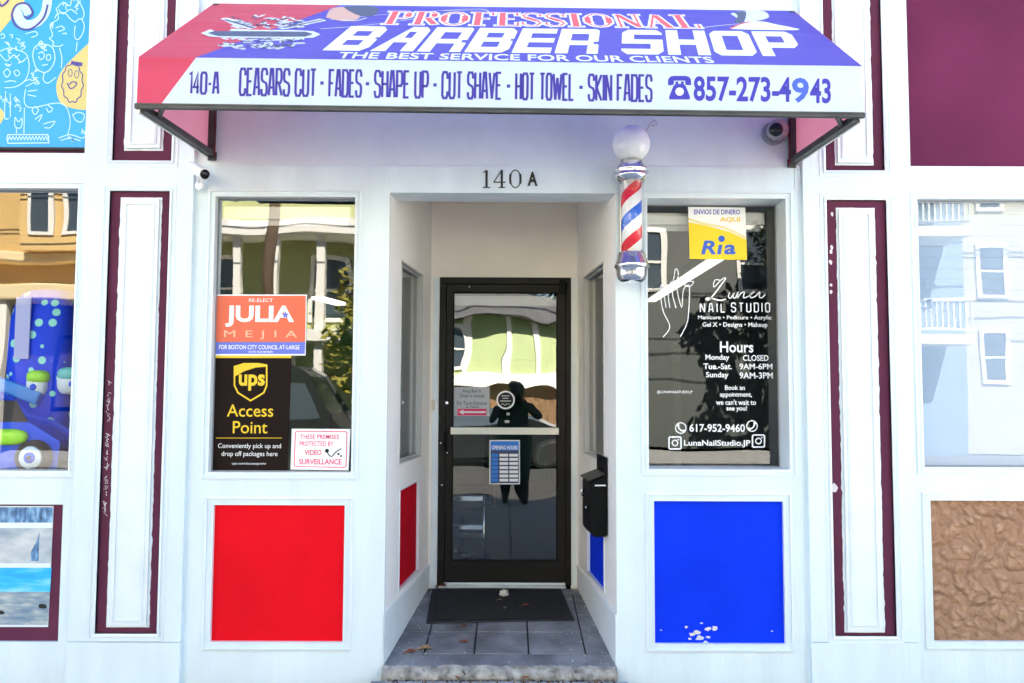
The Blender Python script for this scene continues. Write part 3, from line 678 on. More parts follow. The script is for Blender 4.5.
for s, x in ((-1, AX0), (1, AX1)):
    k = -s
    mb = MB(); sq(mb, (x+k*.02, YF+.03, zvb-.012), (x+k*.02, -.02, zwb+.008), .034); mb.build('side_bar', STEEL, A, bevel=.003)
    mb = MB(); sq(mb, (x-k*.004, YF+.03, zvb-.026), (x-k*.004, -.02, zwb-.008), .012); mb.build('drip_strip', ALU, A)
    mb = MB(); sq(mb, (x+k*.02, -.02, zwb-.0), (x+k*.02, -.02, ztop-.02), .036); mb.build('wall_bar', STEEL, A, bevel=.003)
    mb = MB(); sq(mb, (x+k*.02, YF+.19, zvb+.0), (x+k*.12, YF+.02, zvb+.0), .02); mb.build('corner_brace', STEEL, A)
    mb = MB(); sq(mb, (x+k*.03, YF+.03, zvt-.04), (x+k*.03, -.02, ztop-.06), .022); mb.build('rafter', STEEL, A)
    mb = MB(); mb.box(x+k*.02-.025, x+k*.02+.025, -.014, -.001, zwb-.03, zwb+.02); mb.build('wall_bracket', STEEL, A, bevel=.002)
mb = MB(); sq(mb, (AX0+.02, YF+.02, zvt-.02), (AX1-.02, YF+.02, zvt-.02), .022); mb.build('top_bar', STEEL, A)
mb = MB(); ub = X(797, 172); mb.box(ub-.014, ub+.014, -.004, .0, Z(797, 187), Z(797, 164)); 
for q in range(3): mb.lathe((ub, -.004, Z(797, 168+q*7)), [(.004, 0), (.004, -.002)], 8, axis='y')
mb.build('strap_hanger', WHITE2, A)

# awning lettering
INKBLUE = mat('blue_print', (.035, .02, .28), .6); PRW = mat('white_print', (.8, .83, .85), .6); PRR = mat('red_print', (.75, .08, .12), .6); PRG = mat('grey_print', (.06, .075, .16), .6); PRL = mat('pale_print', (.62, .66, .75), .6); SKIN = mat('skin_print', (.6, .35, .3), .6); PHB = mat('navy_print', (.035, .025, .36), .6); LTB = mat('faded_blue_print', (.05, .1, .5), .6)
mb = MB()
def words(mb, lst, w):
    for s, xl, xr, yt, yb in lst:
        a = PV.uv(xl, yb); b = PV.uv(xr, yb); t = PV.uv((xl+xr)/2, yt)[1]; bb = PV.uv((xl+xr)/2, yb)[1]
        stroke_text(mb, s, PV, a[0], b[0], bb, t, w, .0012, gap=.22)
def yb_(x): return 96.7+(x-277)*(102-96.7)/(620-277)
def yt_(x): return 68+(x-277)*(74-68)/(620-277)
lst = [('CEASARS CUT', 238.5, 316.5), ('FADES', 328, 362), ('SHAPE UP', 373.5, 428.7), ('CUT SHAVE', 441, 502), ('HOT TOWEL', 514.8, 574.5), ('SKIN FADES', 587.5, 652.6)]
words(mb, [(s, a, b, yt_((a+b)/2), yb_((a+b)/2)) for s, a, b in lst]+[('140-A', 188, 219.4, 71.5, 94.8)], .0115)
for x in (322, 367.5, 435, 508.5, 581):
    u, v = PV.uv(x, (yt_(x)+yb_(x))/2); r = .008; mb.cut(); mb.poly(PV, [(u-r, v-r), (u+r, v-r), (u+r, v+r), (u-r, v+r)], .0012)
mb.build('service_lettering', INKBLUE, val)
mb = MB()
for s, a, b, yt, yb in [('857-273-4', 693.5, 791, 76.6, 102), ('43', 810, 831, 78.5, 103.5)]:
    p = PV.uv(a, yb); q = PV.uv(b, yb); m_ = (a+b)/2; font_text(mb, s, PV, p[0], q[0], PV.uv(m_, yb)[1], PV.uv(m_, yt)[1], .0012, bold=.026)
# telephone pictogram
def px_(x, y): return PV.uv(668+x*23, 99.5-y*23.5)
mb.cut(); mb.poly(PV, [px_(*q) for q in [(.05, 0), (.95, 0), (.95, .12), (.78, .55), (.68, .66), (.68, .76), (.56, .76), (.56, .66), (.44, .66), (.44, .76), (.32, .76), (.32, .66), (.22, .55), (.05, .12)]], .0012)
mb.cut(); mb.poly(PV, [px_(*q) for q in [(0, .6), (.24, .62), (.26, .8), (.74, .8), (.76, .62), (1, .6), (1, .84), (.9, .97), (.75, 1), (.25, 1), (.1, .97), (0, .84)]], .0014)
mb.build('phone_lettering', PHB, val)
mb = MB(); p = PV.uv(792, 103); q = PV.uv(809, 103); font_text(mb, '9', PV, p[0], q[0], p[1], PV.uv(800, 77.8)[1], .0012, bold=.026); mb.build('faded_digit', LTB, val)
mb = MB(); mb.poly(PV, circ(*px_(.5, .33), .02, n=18), .002); mb.build('phone_dial', PRW, val)
# BARBER SHOP
mb = MB()
def slope_words(s, xl, xr, yt, yb, w, gap, shear, fn='stroke'):
    a = PS.uv(xl, yb[0]); b = PS.uv(xr, yb[1]); vb = (a[1]+b[1])/2; vt = (PS.uv(xl, yt[0])[1]+PS.uv(xr, yt[1])[1])/2
    return a[0], b[0], vb, vt
u0, u1, vb, vt = slope_words('', 322, 776, (27, 31), (51, 56), 0, 0, 0); u1 = PS.uv(797, 46)[0]-.015
def block(mb, s, u0, u1, v0, v1, wv, wh, shear, n, grow=0.0, gap=.13):
    """heavy block capitals from straight bars: wv stem width, wh bar height, in units of the letter"""
    W = {'B': 1, 'A': 1, 'R': 1, 'E': .9, 'S': 1, 'H': 1, 'O': 1, 'P': 1, ' ': .35}
    tot = sum(W[c]+gap for c in s)-gap; k = (u1-u0)/tot; h = v1-v0; x = 0; q = 0
    c_ = .14
    for ch in s:
        w = W[ch]; rects = []
        L_ = (0, wv, 0, 1); Rr = (w-wv, w, 0, 1); T = (0, w, 1-wh, 1); Bm = (0, w, 0, wh); Mm = (wv*.9, w-wv*.9, .5-wh*.42, .5+wh*.42)
        if ch == 'B': polys = [[(0, 0), (w-c_, 0), (w, c_), (w, .42), (w-.07, .5), (w, .58), (w, 1-c_), (w-c_, 1), (0, 1)]]; holes = [(wv, w-wv, wh, .5-wh*.4), (wv, w-wv, .5+wh*.4, 1-wh), (w-.07, w+.2, .46, .54)]
        elif ch == 'A': polys = [[(0, 0), (w, 0), (w, 1-c_), (w-c_, 1), (.5, 1), (.06, .1)]]; holes = [(.36, w-wv, -.2, .5-wh*.75), (.52, w-wv, .5+wh*.1, 1-wh)]
        elif ch == 'R': polys = [[(0, 0), (w+.05, 0), (w+.05, 1-c_), (w-.09, 1), (0, 1)]]; holes = [(wv, w-wv+.04, -.2, .42-wh*.45), (wv, w-wv*.9, .42+wh*.4, 1-wh), (w-.13, w-.02, .37, .47), (w-.02, w+.2, .33, 1.2)]
        elif ch == 'P': polys = [[(0, 0), (wv, 0), (wv, .32), (w-c_, .32), (w, .32+c_), (w, 1-c_), (w-c_, 1), (0, 1)]]; holes = [(wv, w-wv, .32+wh, 1-wh)]
        elif ch == 'O': polys = [[(c_, 0), (w-c_, 0), (w, c_), (w, 1-c_), (w-c_, 1), (c_, 1), (0, 1-c_), (0, c_)]]; holes = [(wv, w-wv, wh, 1-wh)]
        elif ch == 'E': polys = [[(0, 0), (w, 0), (w, 1), (0, 1)]]; holes = [(wv, w+.2, wh, .5-wh*.42), (wv, w+.2, .5+wh*.42, 1-wh)]
        elif ch == 'S': polys = [[(c_, 0), (w-c_, 0), (w, c_), (w, 1-c_), (w-c_, 1), (c_, 1), (0, 1-c_), (0, c_)]]; holes = [(-.2, w-wv, wh, .5-wh*.42), (wv, w+.2, .5+wh*.42, 1-wh)]
        elif ch == 'H': polys = [[(0, 0), (w, 0), (w, 1), (0, 1)]]; holes = [(wv, w-wv, -.2, .5-wh*.5), (wv, w-wv, .5+wh*.5, 1.2)]
        else: polys = []; holes = []
        # rasterise into bars between all break lines so that nothing overlaps
        for pg in polys:
            xs_ = sorted({max(0, min(w, p[0])) for p in pg}|{max(0, min(w, hh)) for H in holes for hh in H[:2]})
            for a, b in zip(xs_, xs_[1:]):
                if b-a < 1e-6: continue
                def edge(xx, side):
                    ys = []
                    for i in range(len(pg)):
                        p, r = pg[i], pg[(i+1) % len(pg)]
                        if (p[0]-xx)*(r[0]-xx) <= 0 and abs(p[0]-r[0]) > 1e-9: ys.append(p[1]+(r[1]-p[1])*(xx-p[0])/(r[0]-p[0]))
                    return (min(ys) if side < 0 else max(ys)) if ys else .5
                e = 1e-4; lo0, lo1, hi0, hi1 = edge(a+e, -1), edge(b-e, -1), edge(a+e, 1), edge(b-e, 1)
                cuts = sorted([(H[2], H[3]) for H in holes if H[0] < (a+b)/2 < H[1]]); segs = []; z0 = None; prev = (lo0, lo1)
                for (h0, h1) in cuts:
                    if h0 > max(prev)-1e-6: segs.append((prev, (h0, h0)))
                    prev = (h1, h1)
                if max(prev) < max(hi0, hi1)-1e-6: segs.append((prev, (hi0, hi1)))
                for (s0, s1) in segs:
                    pts = [(x+a, s0[0]), (x+b, s0[1]), (x+b, s1[1]), (x+a, s1[0])]
                    mb.poly(PS, [(u0+p*k+shear*r*h, v0+r*h) for p, r in pts], n)
        x += w+gap
block(mb, 'BARBER SHOP', u0, u1, vb, vt, .3, .21, .12, .0016, gap=.1)
u0, u1, vb, vt = slope_words('', 337, 716, (51.5, 58), (57.6, 64.2), 0, 0, 0); vt += max(0, .014-vb); vb = max(vb, .014)
font_text(mb, 'THE BEST SERVICE FOR OUR CLIENTS', PS, u0, u1, vb, vt, .0016, bold=.015, shear=0)
mb.build('shop_lettering', PRW, top)
# PROFESSIONAL in outlined serif capitals
SG = {'P': (1, 'T', [(.3, 0), (.3, 1)], 't', [(.05, 0), (.58, 0)], 't', [(.05, 1), (.75, 1), (.95, .86), (.95, .6), (.75, .46), (.3, .46)], 'T', [(.88, .86), (.88, .6)]),
'R': (1.05, 'T', [(.3, 0), (.3, 1)], 't', [(.05, 0), (.52, 0)], 't', [(.05, 1), (.72, 1), (.9, .86), (.9, .64), (.72, .5), (.3, .5)], 'T', [(.84, .86), (.84, .64)], 'T', [(.62, .48), (.95, .02)]),
'O': (1.1, 't', circ(.55, .5, .46, .5, 16)+[(1.01, .5)], 'T', [(.16, .28), (.13, .5), (.16, .72)], 'T', [(.94, .28), (.97, .5), (.94, .72)]),
'F': (.9, 'T', [(.3, 0), (.3, 1)], 't', [(.05, 0), (.55, 0)], 't', [(.05, 1), (.88, 1), (.88, .78)], 't', [(.3, .52), (.7, .52)]),
'E': (.95, 'T', [(.3, 0), (.3, 1)], 't', [(.05, 0), (.9, 0), (.9, .24)], 't', [(.05, 1), (.88, 1), (.88, .78)], 't', [(.3, .52), (.7, .52)]),
'S': (.85, 't', [(.78, .74), (.78, .9), (.55, 1), (.25, .97), (.1, .8), (.2, .62)], 'T', [(.2, .66), (.65, .38)], 't', [(.65, .4), (.76, .22), (.6, .03), (.3, 0), (.08, .12), (.08, .28)]),
'I': (.6, 'T', [(.3, 0), (.3, 1)], 't', [(.05, 0), (.55, 0)], 't', [(.05, 1), (.55, 1)]),
'N': (1.1, 't', [(.2, 0), (.2, 1)], 't', [(.02, 0), (.4, 0)], 'T', [(.2, .97), (.9, .03)], 't', [(.9, 0), (.9, 1)], 't', [(.72, 1), (1.08, 1)]),
'A': (1.1, 't', [(.15, 0), (.52, 1)], 'T', [(.55, .96), (.88, 0)], 't', [(.0, 0), (.32, 0)], 't', [(.7, 0), (1.08, 0)], 't', [(.28, .34), (.75, .34)]),
'L': (.9, 'T', [(.3, 0), (.3, 1)], 't', [(.05, 1), (.55, 1)], 't', [(.05, 0), (.86, 0), (.86, .26)])}
def serif(mb, s, pl, u0, u1, v0, v1, T, t, n, grow=0, gap=.06):
    tot = sum(SG[c][0]+gap for c in s)-gap; k = (u1-u0)/tot; h = v1-v0; x = 0; q = 0
    for c in s:
        it = SG[c][1:]
        for kind, pts in zip(it[::2], it[1::2]):
            w = (T if kind == 'T' else t)+grow
            P_ = [(u0+(x+a)*k, v0+b*h) for a, b in pts]
            d0 = V3(P_[0])-V3(P_[1]); d1 = V3(P_[-1])-V3(P_[-2]); ext = grow*.5
            if P_[0] != P_[-1] and grow:
                d0.normalize(); d1.normalize(); P_[0] = (P_[0][0]+d0.x*ext, P_[0][1]+d0.y*ext); P_[-1] = (P_[-1][0]+d1.x*ext, P_[-1][1]+d1.y*ext)
            mb.ribbon(pl, P_, w, n+.00012*(q % 3), P_[0] == P_[-1]); q += 1
        x += SG[c][0]+gap
u0, u1, vb, vt = slope_words('', 381, 701, (12, 15.5), (24.5, 28), 0, 0, 0)
mb = MB(); serif(mb, 'PROFESSIONAL', PS, u0, u1, vb, vt, .034, .018, .0012, .024); mb.build('title_outline', PRW, top)
mb = MB(); serif(mb, 'PROFESSIONAL', PS, u0, u1, vb, vt, .034, .012, .0022, 0); mb.build('title_lettering', PRR, top)
# swirls, emblem and the two printed portraits
mb = MB()
for pts in ([(320, 29), (360, 26), (420, 18), (430, 12), (480, 9), (490, 14)], [(330, 20), (380, 15), (440, 11), (486, 10)], [(700, 28), (740, 24), (770, 26), (800, 29)]):
    mb.ribbon(PS, pix(PS, smooth(pts, 5)), .008, .0009)
mb.build('swirl_lines', PRL, top)
mb = MB(); q = 0
def E(x, y): return PS.uv(190+x/6.827, 10+y/6.827)
mb.poly(PS, [E(*p) for p in [(75, 160), (130, 135), (300, 130), (480, 138), (700, 138), (840, 145), (890, 168), (840, 190), (700, 196), (480, 192), (250, 190), (130, 182)]], .001)
for a in [((220, 66), (420, 128)), ((250, 60), (440, 122)), ((920, 70), (640, 128)), ((900, 64), (620, 130))]:
    mb.ribbon(PS, [E(*a[0]), E(*a[1])], .034, .0009+.0002*q); q += 1
random.seed(11)
for i in range(80):
    x = random.uniform(170, 800); y = random.uniform(40, 125) if i % 2 else random.uniform(195, 268)
    if abs(x-480) > 330*(1.3-abs(y-160)/180): continue
    pts = [E(x+random.uniform(-45, 45), y+random.uniform(-10, 10)) for _ in range(4)]; mb.ribbon(PS, smooth(pts, 4), .017, .0007+.00012*(q % 9)); q += 1
mb.build('emblem_outline', PRL, top)
mb = MB()
mb.poly(PS, [E(*p) for p in [(120, 160), (170, 146), (480, 148), (790, 150), (840, 168), (790, 184), (480, 184), (190, 180)]], .0024)
q = 0
for a in [((240, 68), (430, 124)), ((905, 70), (640, 124))]: mb.ribbon(PS, [E(*a[0]), E(*a[1])], .016, .0026+.0002*q); q += 1
for i in range(80):
    x = random.uniform(190, 780); y = random.uniform(44, 122) if i % 2 else random.uniform(198, 262)
    if abs(x-480) > 310*(1.3-abs(y-160)/180): continue
    pts = [E(x+random.uniform(-28, 28), y+random.uniform(-8, 8)) for _ in range(3)]; mb.ribbon(PS, pts, .012, .002+.00012*(q % 9)); q += 1
mb.build('emblem', PRG, top)
def E3(x, y): return PS.uv(320+x/5.12, y/5.12)
mb = MB(); mb.poly(PS, smooth([E3(*p) for p in [(30, 90), (60, 45), (140, 38), (200, 70), (190, 100), (120, 110), (30, 90)]], 4)[:-1], .001, 0)
mb.poly(PS, smooth([E3(*p) for p in [(120, 36), (230, 30), (300, 45), (270, 82), (200, 80), (150, 58), (120, 36)]], 4)[:-1], .0013, 1)
mb.ribbon(PS, smooth([E3(*p) for p in [(110, 100), (180, 108), (240, 92)]], 4), .012, .0016, mi=2)
mb.build('printed_portrait', [SKIN, PRG, PRL], top)
def E4(x, y): return PS.uv(660+x/6.827, y/6.827)
mb = MB(); mb.poly(PS, smooth([E4(*p) for p in [(480, 95), (560, 74), (700, 76), (745, 115), (680, 140), (580, 150), (480, 95)]], 4)[:-1], .001, 0)
mb.poly(PS, smooth([E4(*p) for p in [(500, 85), (580, 78), (585, 120), (560, 160), (510, 150), (530, 110), (500, 85)]], 4)[:-1], .0013, 1)
mb.poly(PS, smooth([E4(*p) for p in [(480, 200), (560, 165), (680, 148), (800, 170), (950, 205), (700, 206), (480, 200)]], 4)[:-1], .0016, 2)
mb.ribbon(PS, smooth([E4(*p) for p in [(480, 198), (540, 170), (610, 150)]], 4), .014, .002, mi=3)
mb.build('printed_portrait', [PRL, PRG, PRW, PRR], top)

# ------------------------------------------------------------------ house number
nb = empty('house_number', (X(509, 188), 0, Z(509, 188)), 'thin black serif digits 140 with a bolder A above the doorway', 'house number')
NUMM = mat('number_black', (.012, .012, .012), .5)
def U0(px, py): return P0.uv(px, py)
def digit(name, parts):
    mb = MB(); q = 0
    for w, pts, cl in parts:
        k = w*.0078; P_ = [U0(*p) for p in pts]; mb.ribbon(P0, P_, k, .004+.0002*q, cl); q += 1
    mb.build(name, NUMM, nb)
digit('digit', [(1.7, [(486.6, 188), (486.6, 170.5)], 0), (.8, [(483, 187.6), (490.2, 187.6)], 0), (.8, [(483, 173), (486.5, 170.4)], 0)])
digit('digit', [(1.7, [(501.8, 188), (501.8, 170)], 0), (.8, [(501.8, 170.3), (494, 182)], 0), (.9, [(493.5, 182.4), (505.5, 182.4)], 0), (.8, [(498.6, 187.7), (505, 187.7)], 0)])
digit('digit', [(.8, circ(515.4, 179, 5.2, 8.8, 24), 1), (1.6, [(510.6, 174), (510.2, 179), (510.6, 184)], 0), (1.6, [(520.2, 174), (520.6, 179), (520.2, 184)], 0)])
mb = MB(); a = U0(527.5, 186.2); b = U0(537.6, 186.2); font_text(mb, 'A', P0, a[0], b[0], a[1], U0(532, 171.8)[1], .004, bold=.035); mb.build('letter', NUMM, nb)

# ------------------------------------------------------------------ barber pole
yp = -.16; cx = X(631.5, 220, yp); sc_ = (4.67+yp)/805.6
def zp(y): return Z(631, y, yp)
bpz = empty('barber_pole', (cx, yp, zp(283)), 'red, white and blue striped barber pole with chrome caps and a white globe', 'barber pole')
r1 = 19.2*sc_; gz = zp(144)
mb = MB(); mb.lathe((cx, yp, gz), [(max(.001, r1*math.sin(t)), -r1*math.cos(t)) for t in [math.pi*i/24 for i in range(25)]], 40)
GL = mat('opal_globe', (.85, .86, .88), .18); mb.build('globe', GL, bpz)
h = [(11, 160.5), (11, 164), (13, 165), (13, 167), (17.2, 169.5), (17.6, 171.5), (15, 173.5), (17, 175.5), (17.2, 177.5), (14.5, 179.5), (13.6, 182)]
mb = MB(); mb.lathe((cx, yp, 0), [(a*sc_, zp(b)) for a, b in h], 40); mb.build('top_cap', CHROME, bpz)
mb = MB(); mb.lathe((cx, yp, 0), [(12.2*sc_, zp(182)), (12.2*sc_, zp(254))], 40); m = glass('tube_glass', .05); mb.build('glass_tube', m, bpz)
# striped cylinder
ms, nt, bs = nodes('barber_stripes'); L = nt.links.new; tc = nt.nodes.new('ShaderNodeTexCoord'); sp = nt.nodes.new('ShaderNodeSeparateXYZ'); L(tc.outputs['Object'], sp.inputs[0])
at = nt.nodes.new('ShaderNodeMath'); at.operation = 'ARCTAN2'; L(sp.outputs['X'], at.inputs[0]); mn = nt.nodes.new('ShaderNodeMath'); mn.operation = 'MULTIPLY'; mn.inputs[1].default_value = -1; L(sp.outputs['Y'], mn.inputs[0]); L(mn.outputs[0], at.inputs[1])
pitch = 51*sc_
a1 = nt.nodes.new('ShaderNodeMath'); a1.operation = 'DIVIDE'; a1.inputs[1].default_value = 2*math.pi; L(at.outputs[0], a1.inputs[0])
a2 = nt.nodes.new('ShaderNodeMath'); a2.operation = 'DIVIDE'; a2.inputs[1].default_value = pitch; L(sp.outputs['Z'], a2.inputs[0])
a3 = nt.nodes.new('ShaderNodeMath'); a3.operation = 'SUBTRACT'; L(a2.outputs[0], a3.inputs[0]); L(a1.outputs[0], a3.inputs[1])
zred = (zp(191)-zp(283))/pitch; a4 = nt.nodes.new('ShaderNodeMath'); a4.operation = 'SUBTRACT'; a4.inputs[1].default_value = zred-.125; L(a3.outputs[0], a4.inputs[0])
fr = nt.nodes.new('ShaderNodeMath'); fr.operation = 'FRACT'; L(a4.outputs[0], fr.inputs[0])
cr = nt.nodes.new('ShaderNodeValToRGB'); cr.color_ramp.interpolation = 'CONSTANT'; e = cr.color_ramp.elements; e[0].color = (.75, .02, .035, 1); e[1].position = .25; e[1].color = (.85, .85, .85, 1)
for p_, c_ in ((.5, (.02, .12, .6, 1)), (.75, (.85, .85, .85, 1))): n_ = e.new(p_); n_.color = c_
L(fr.outputs[0], cr.inputs[0]); L(cr.outputs[0], bs.inputs['Base Color']); bs.inputs['Roughness'].default_value = .35
mb = MB(); mb.lathe((cx, yp, 0), [(10.4*sc_, zp(181)), (10.4*sc_, zp(255))], 40); mb.build('striped_cylinder', ms, bpz)
h = [(12.6, 252.5), (14, 255), (14, 258), (15.2, 259.5), (15.4, 262), (17.3, 264.5), (17.6, 267), (16.2, 268.5), (15.2, 270), (15, 275), (13.5, 279.5), (10, 282.5), (2, 283.3)]
mb = MB(); mb.lathe((cx, yp, 0), [(a*sc_, zp(b)) for a, b in h], 40); mb.build('bottom_cap', CHROME, bpz)
mb = MB()
for y in (174, 261): mb.box(cx-.03, cx+.03, yp+.06, .0, zp(y+4), zp(y-3))
mb.box(cx-.045, cx+.045, -.012, -.001, zp(272), zp(168)); mb.build('wall_bracket', ALU, bpz, bevel=.004)

# ------------------------------------------------------------------ cameras
def zpx(px, py, y): return V3((X(px, py, y), y, Z(px, py, y)))
PLW = mat('white_plastic', (.8, .8, .82), .35); PLG = mat('grey_plastic', (.35, .34, .36), .4)
a = zpx(191.5, 166.5, -.06); b = zpx(204.5, 174, -.22)
sb = empty('security_camera', a, 'white bullet security camera under the left end of the awning', 'security camera')
d = (b-a).normalized(); mb = MB(); mb.tube([a-d*.005, a, b, b+d*.006], [.02, .031, .033, .031], 20); mb.build('housing', PLW, sb)
mb = MB(); mb.tube([b+d*.006, b+d*.009], [.027, .027], 20); mb.build('lens', mat('lens_black', (.01, .01, .012), .1), sb)
mb = MB(); q = zpx(200, 186, -.03); mb.tube([a+d*.05, V3((q.x, -.06, a.z-.045)), V3((q.x, -.03, q.z))], .011, 10); mb.lathe((q.x, -.03, q.z), [(.026, 0), (.026, -.012), (.018, -.016)], 16, axis='y'); mb.build('mount', PLW, sb)
c = zpx(777, 130, -.06)
sd = empty('security_camera', c, 'round grey dome security camera with a black lens under the right end of the awning', 'security camera')
mb = MB(); mb.lathe(c, [(.062, .075), (.064, .03), (.06, .0), (.056, -.02), (.044, -.04), (.028, -.052)], 28, axis='y'); mb.build('housing', PLG, sd)
mb = MB(); mb.lathe(c, [(.039, -.0535), (.036, -.058), (.02, -.063), (.003, -.065)], 24, axis='y'); mb.build('lens', MATS['lens_black'], sd)
mb = MB(); mb.lathe(c, [(.07, .072), (.07, .059), (.064, .058)], 24, axis='y'); mb.build('base_ring', PLG, sd)
for o in sd.children:
    if not o.name.startswith('base'): o.rotation_euler = (R(14), 0, R(-24))
# a loose wire above the globe
mb = MB(); mb.tube([zpx(646, 132, -.004), zpx(650, 124, -.012), zpx(655, 120, -.015), zpx(657, 124, -.01), zpx(652, 126, -.006)], .004, 6); tag(mb.build('wire', mat('pale_wire', (.5, .42, .52), .5)), 'short loose pinkish wire on the wall behind the barber pole globe', 'wire')

# ------------------------------------------------------------------ mailbox on the right side wall
def WR(px, py): return PLR.uv(px, py)
t = .42/DY; uc = PLR.uv(596, 500)[0]
mbx = empty('mailbox', PLR.pt(uc, 1.0, 0), 'black metal wall mailbox on the right side of the recessed doorway', 'mailbox')
Lr = (V3((XR0, 0, 0))-V3((XR1, DY, 0))).length
u1m = Lr-.235; u0m = u1m-.3
# heights from the near end face of the box
yn = PLR.pt(u1m, 0).y
ztb, zbb = Z(600, 484, yn-.0), Z(600, 537, yn-.0)
dep = .105
mb = MB()
pr = [(.012, zbb), (dep*.82, zbb), (dep, zbb+.03), (dep, ztb-.01), (dep*.96, ztb+.012), (.012, ztb+.05)]
vs = [PLR.pt(u, z, n) for u in (u0m, u1m) for n, z in pr]; k = len(pr)
mb.add(vs, [tuple(range(k)), tuple(range(k, 2*k))[::-1]]+[(i, k+i, k+(i+1) % k, (i+1) % k) for i in range(k)]); mb.build('body', BLACK, mbx, bevel=.004)
mb = MB(); mb.pbox(PLR, u0m-.004, u1m+.004, zbb+.01, ztb+.16, .009, .0118); mb.build('back_plate', BLACK, mbx)
mb = MB(); mb.obox(PLR.pt(u0m-.006, ztb+.055, .014), PLR.U*(u1m-u0m+.012), PLR.N*dep-PLR.V*.04, PLR.V*.008); mb.build('lid', mat('black_gloss', (.008, .008, .008), .35, spec=.25), mbx, bevel=.002)
mb = MB(); mb.pbox(PLR, u1m+.0005, u1m+.004, ztb-.012, ztb-.004, .014, dep*.78); mb.build('edge_trim', VINYLW, mbx)
mb = MB(); mb.tube([PLR.pt(u0m+.09, ztb-.05, dep+.004), PLR.pt(u0m+.09, ztb-.06, dep+.022), PLR.pt(u0m+.09, ztb-.09, dep+.022), PLR.pt(u0m+.09, ztb-.1, dep+.004)], .005, 8)
mb.lathe(PLR.pt(u0m+.15, ztb-.16, dep+.001), [(.012, 0), (.012, -.006)], 12, axis='x'); mb.build('latch', CHROME, mbx)

# ------------------------------------------------------------------ window posters (just behind the glass)
YG = .055
def poster(name, label, cat, y, quad, edge_m, th=.002):
    pl = FP(y); uv = pix(pl, quad); c = pl.pt(sum(p[0] for p in uv)/4, min(p[1] for p in uv))
    r = empty(name, c, label, cat); mb = MB(); mb.poly(pl, uv, 0, t=th); mb.build('sheet', edge_m, r); return r, pl
def ft(mb, s, pl, xl, xr, yt, yb, n=.001, **k):
    a = pl.uv(xl, yb); b = pl.uv(xr, yb); m_ = (xl+xr)/2
    font_text(mb, s, pl, a[0], b[0], (a[1]+b[1])/2, pl.uv(m_, yt)[1], n, **k)
def quadp(mb, pl, pts, n=.0006, mi=0): mb.poly(pl, pix(pl, pts), n, mi)
CORAL = mat('coral_print', (.72, .13, .06), .6); STRIPB = mat('blue_strip_print', (.12, .16, .6), .6); BROWN = mat('brown_print', (.012, .006, .0045), .7, spec=.12); YEL = mat('yellow_print', (.8, .52, .01), .55); SIGNR = mat('sign_red_print', (.75, .03, .14), .6); PAPER = mat('white_paper', (.85, .85, .85), .6)
r, pl = poster('campaign_sign', 'orange red election sign with white lettering and a blue strip in the left window', 'sign', YG-.004, [(214, 355.5), (305.5, 355.5), (307, 294.5), (214.8, 294.5)], PAPER)
mb = MB(); quadp(mb, pl, [(215.3, 342), (305.2, 342), (305.8, 295.8), (215.6, 295.8)]); mb.build('orange_field', CORAL, r)
mb = MB(); quadp(mb, pl, [(215, 354), (304.8, 354), (305.2, 342), (215.3, 342)]); mb.build('blue_strip', STRIPB, r)
mb = MB(); ft(mb, 'JULIA', pl, 225, 294, 305.5, 327, bold=.035); ft(mb, 'RE-ELECT', pl, 249, 273, 298.5, 302); ft(mb, 'FOR BOSTON CITY COUNCIL AT-LARGE', pl, 219, 299.5, 345, 349.3, bold=.01); ft(mb, 'VOTE NOVEMBER', pl, 248, 273, 350.8, 353); mb.build('lettering', VINYLW, r)
mb = MB(); ft(mb, 'MEJIA', pl, 224, 297, 330.5, 339.5, spacing=1.9); mb.build('faint_lettering', mat('pale_orange_print', (.85, .45, .3), .6), r)
mb = MB(); u, v = pl.uv(285.5, 315); mb.poly(pl, [(u+(.024 if i % 2 == 0 else .010)*math.sin(i*math.pi/5), v+(.024 if i % 2 == 0 else .010)*math.cos(i*math.pi/5)) for i in range(10)], .0018); mb.build('star', STRIPB, r)

r, pl = poster('parcel_poster', 'dark brown parcel pick up poster with a yellow shield under the election sign', 'poster', YG-.0032, [(211.5, 470.5), (287.5, 470.5), (291.5, 354), (213.5, 354)], BROWN)
mb = MB(); quadp(mb, pl, [(213.4, 358), (291.3, 358), (291.5, 354), (213.5, 354)]); mb.build('yellow_band', YEL, r)
def S(x, y): return pl.uv(200+x/3.418, 280+y/3.415)
sh = [(118, 296), (150, 286), (200, 286), (228, 291), (228, 360), (218, 385), (173, 412), (130, 385), (118, 360)]
mb = MB(); mb.ribbon(pl, [S(*p) for p in sh], .009, .0008, True)
mb.poly(pl, [S(*p) for p in [(118, 296), (150, 286), (200, 286), (228, 291), (228, 296), (190, 299), (150, 312), (119, 330)]], .0012); mb.build('shield', YEL, r)
mb = MB(); ft(mb, 'ups', pl, 200+132/3.418, 200+221/3.418, 280+322/3.415, 280+378/3.415, bold=.03)
ft(mb, 'Access', pl, 200+92/3.418, 200+250/3.418, 280+425/3.415, 280+467/3.415, bold=.004); ft(mb, 'Point', pl, 200+112/3.418, 200+230/3.418, 280+482/3.415, 280+524/3.415, bold=.004); quadp(mb, pl, [(216, 438.3), (282, 438.3), (282, 437.7), (216, 437.7)]); mb.build('lettering', YEL, r)
mb = MB(); ft(mb, 'Conveniently pick up and', pl, 218, 281, 443.5, 449.5); ft(mb, 'drop off packages here', pl, 221.5, 277.5, 451.3, 457.5); ft(mb, 'ups.com/accesspoint', pl, 232, 266, 462.3, 465.2); mb.build('small_lettering', PAPER, r)

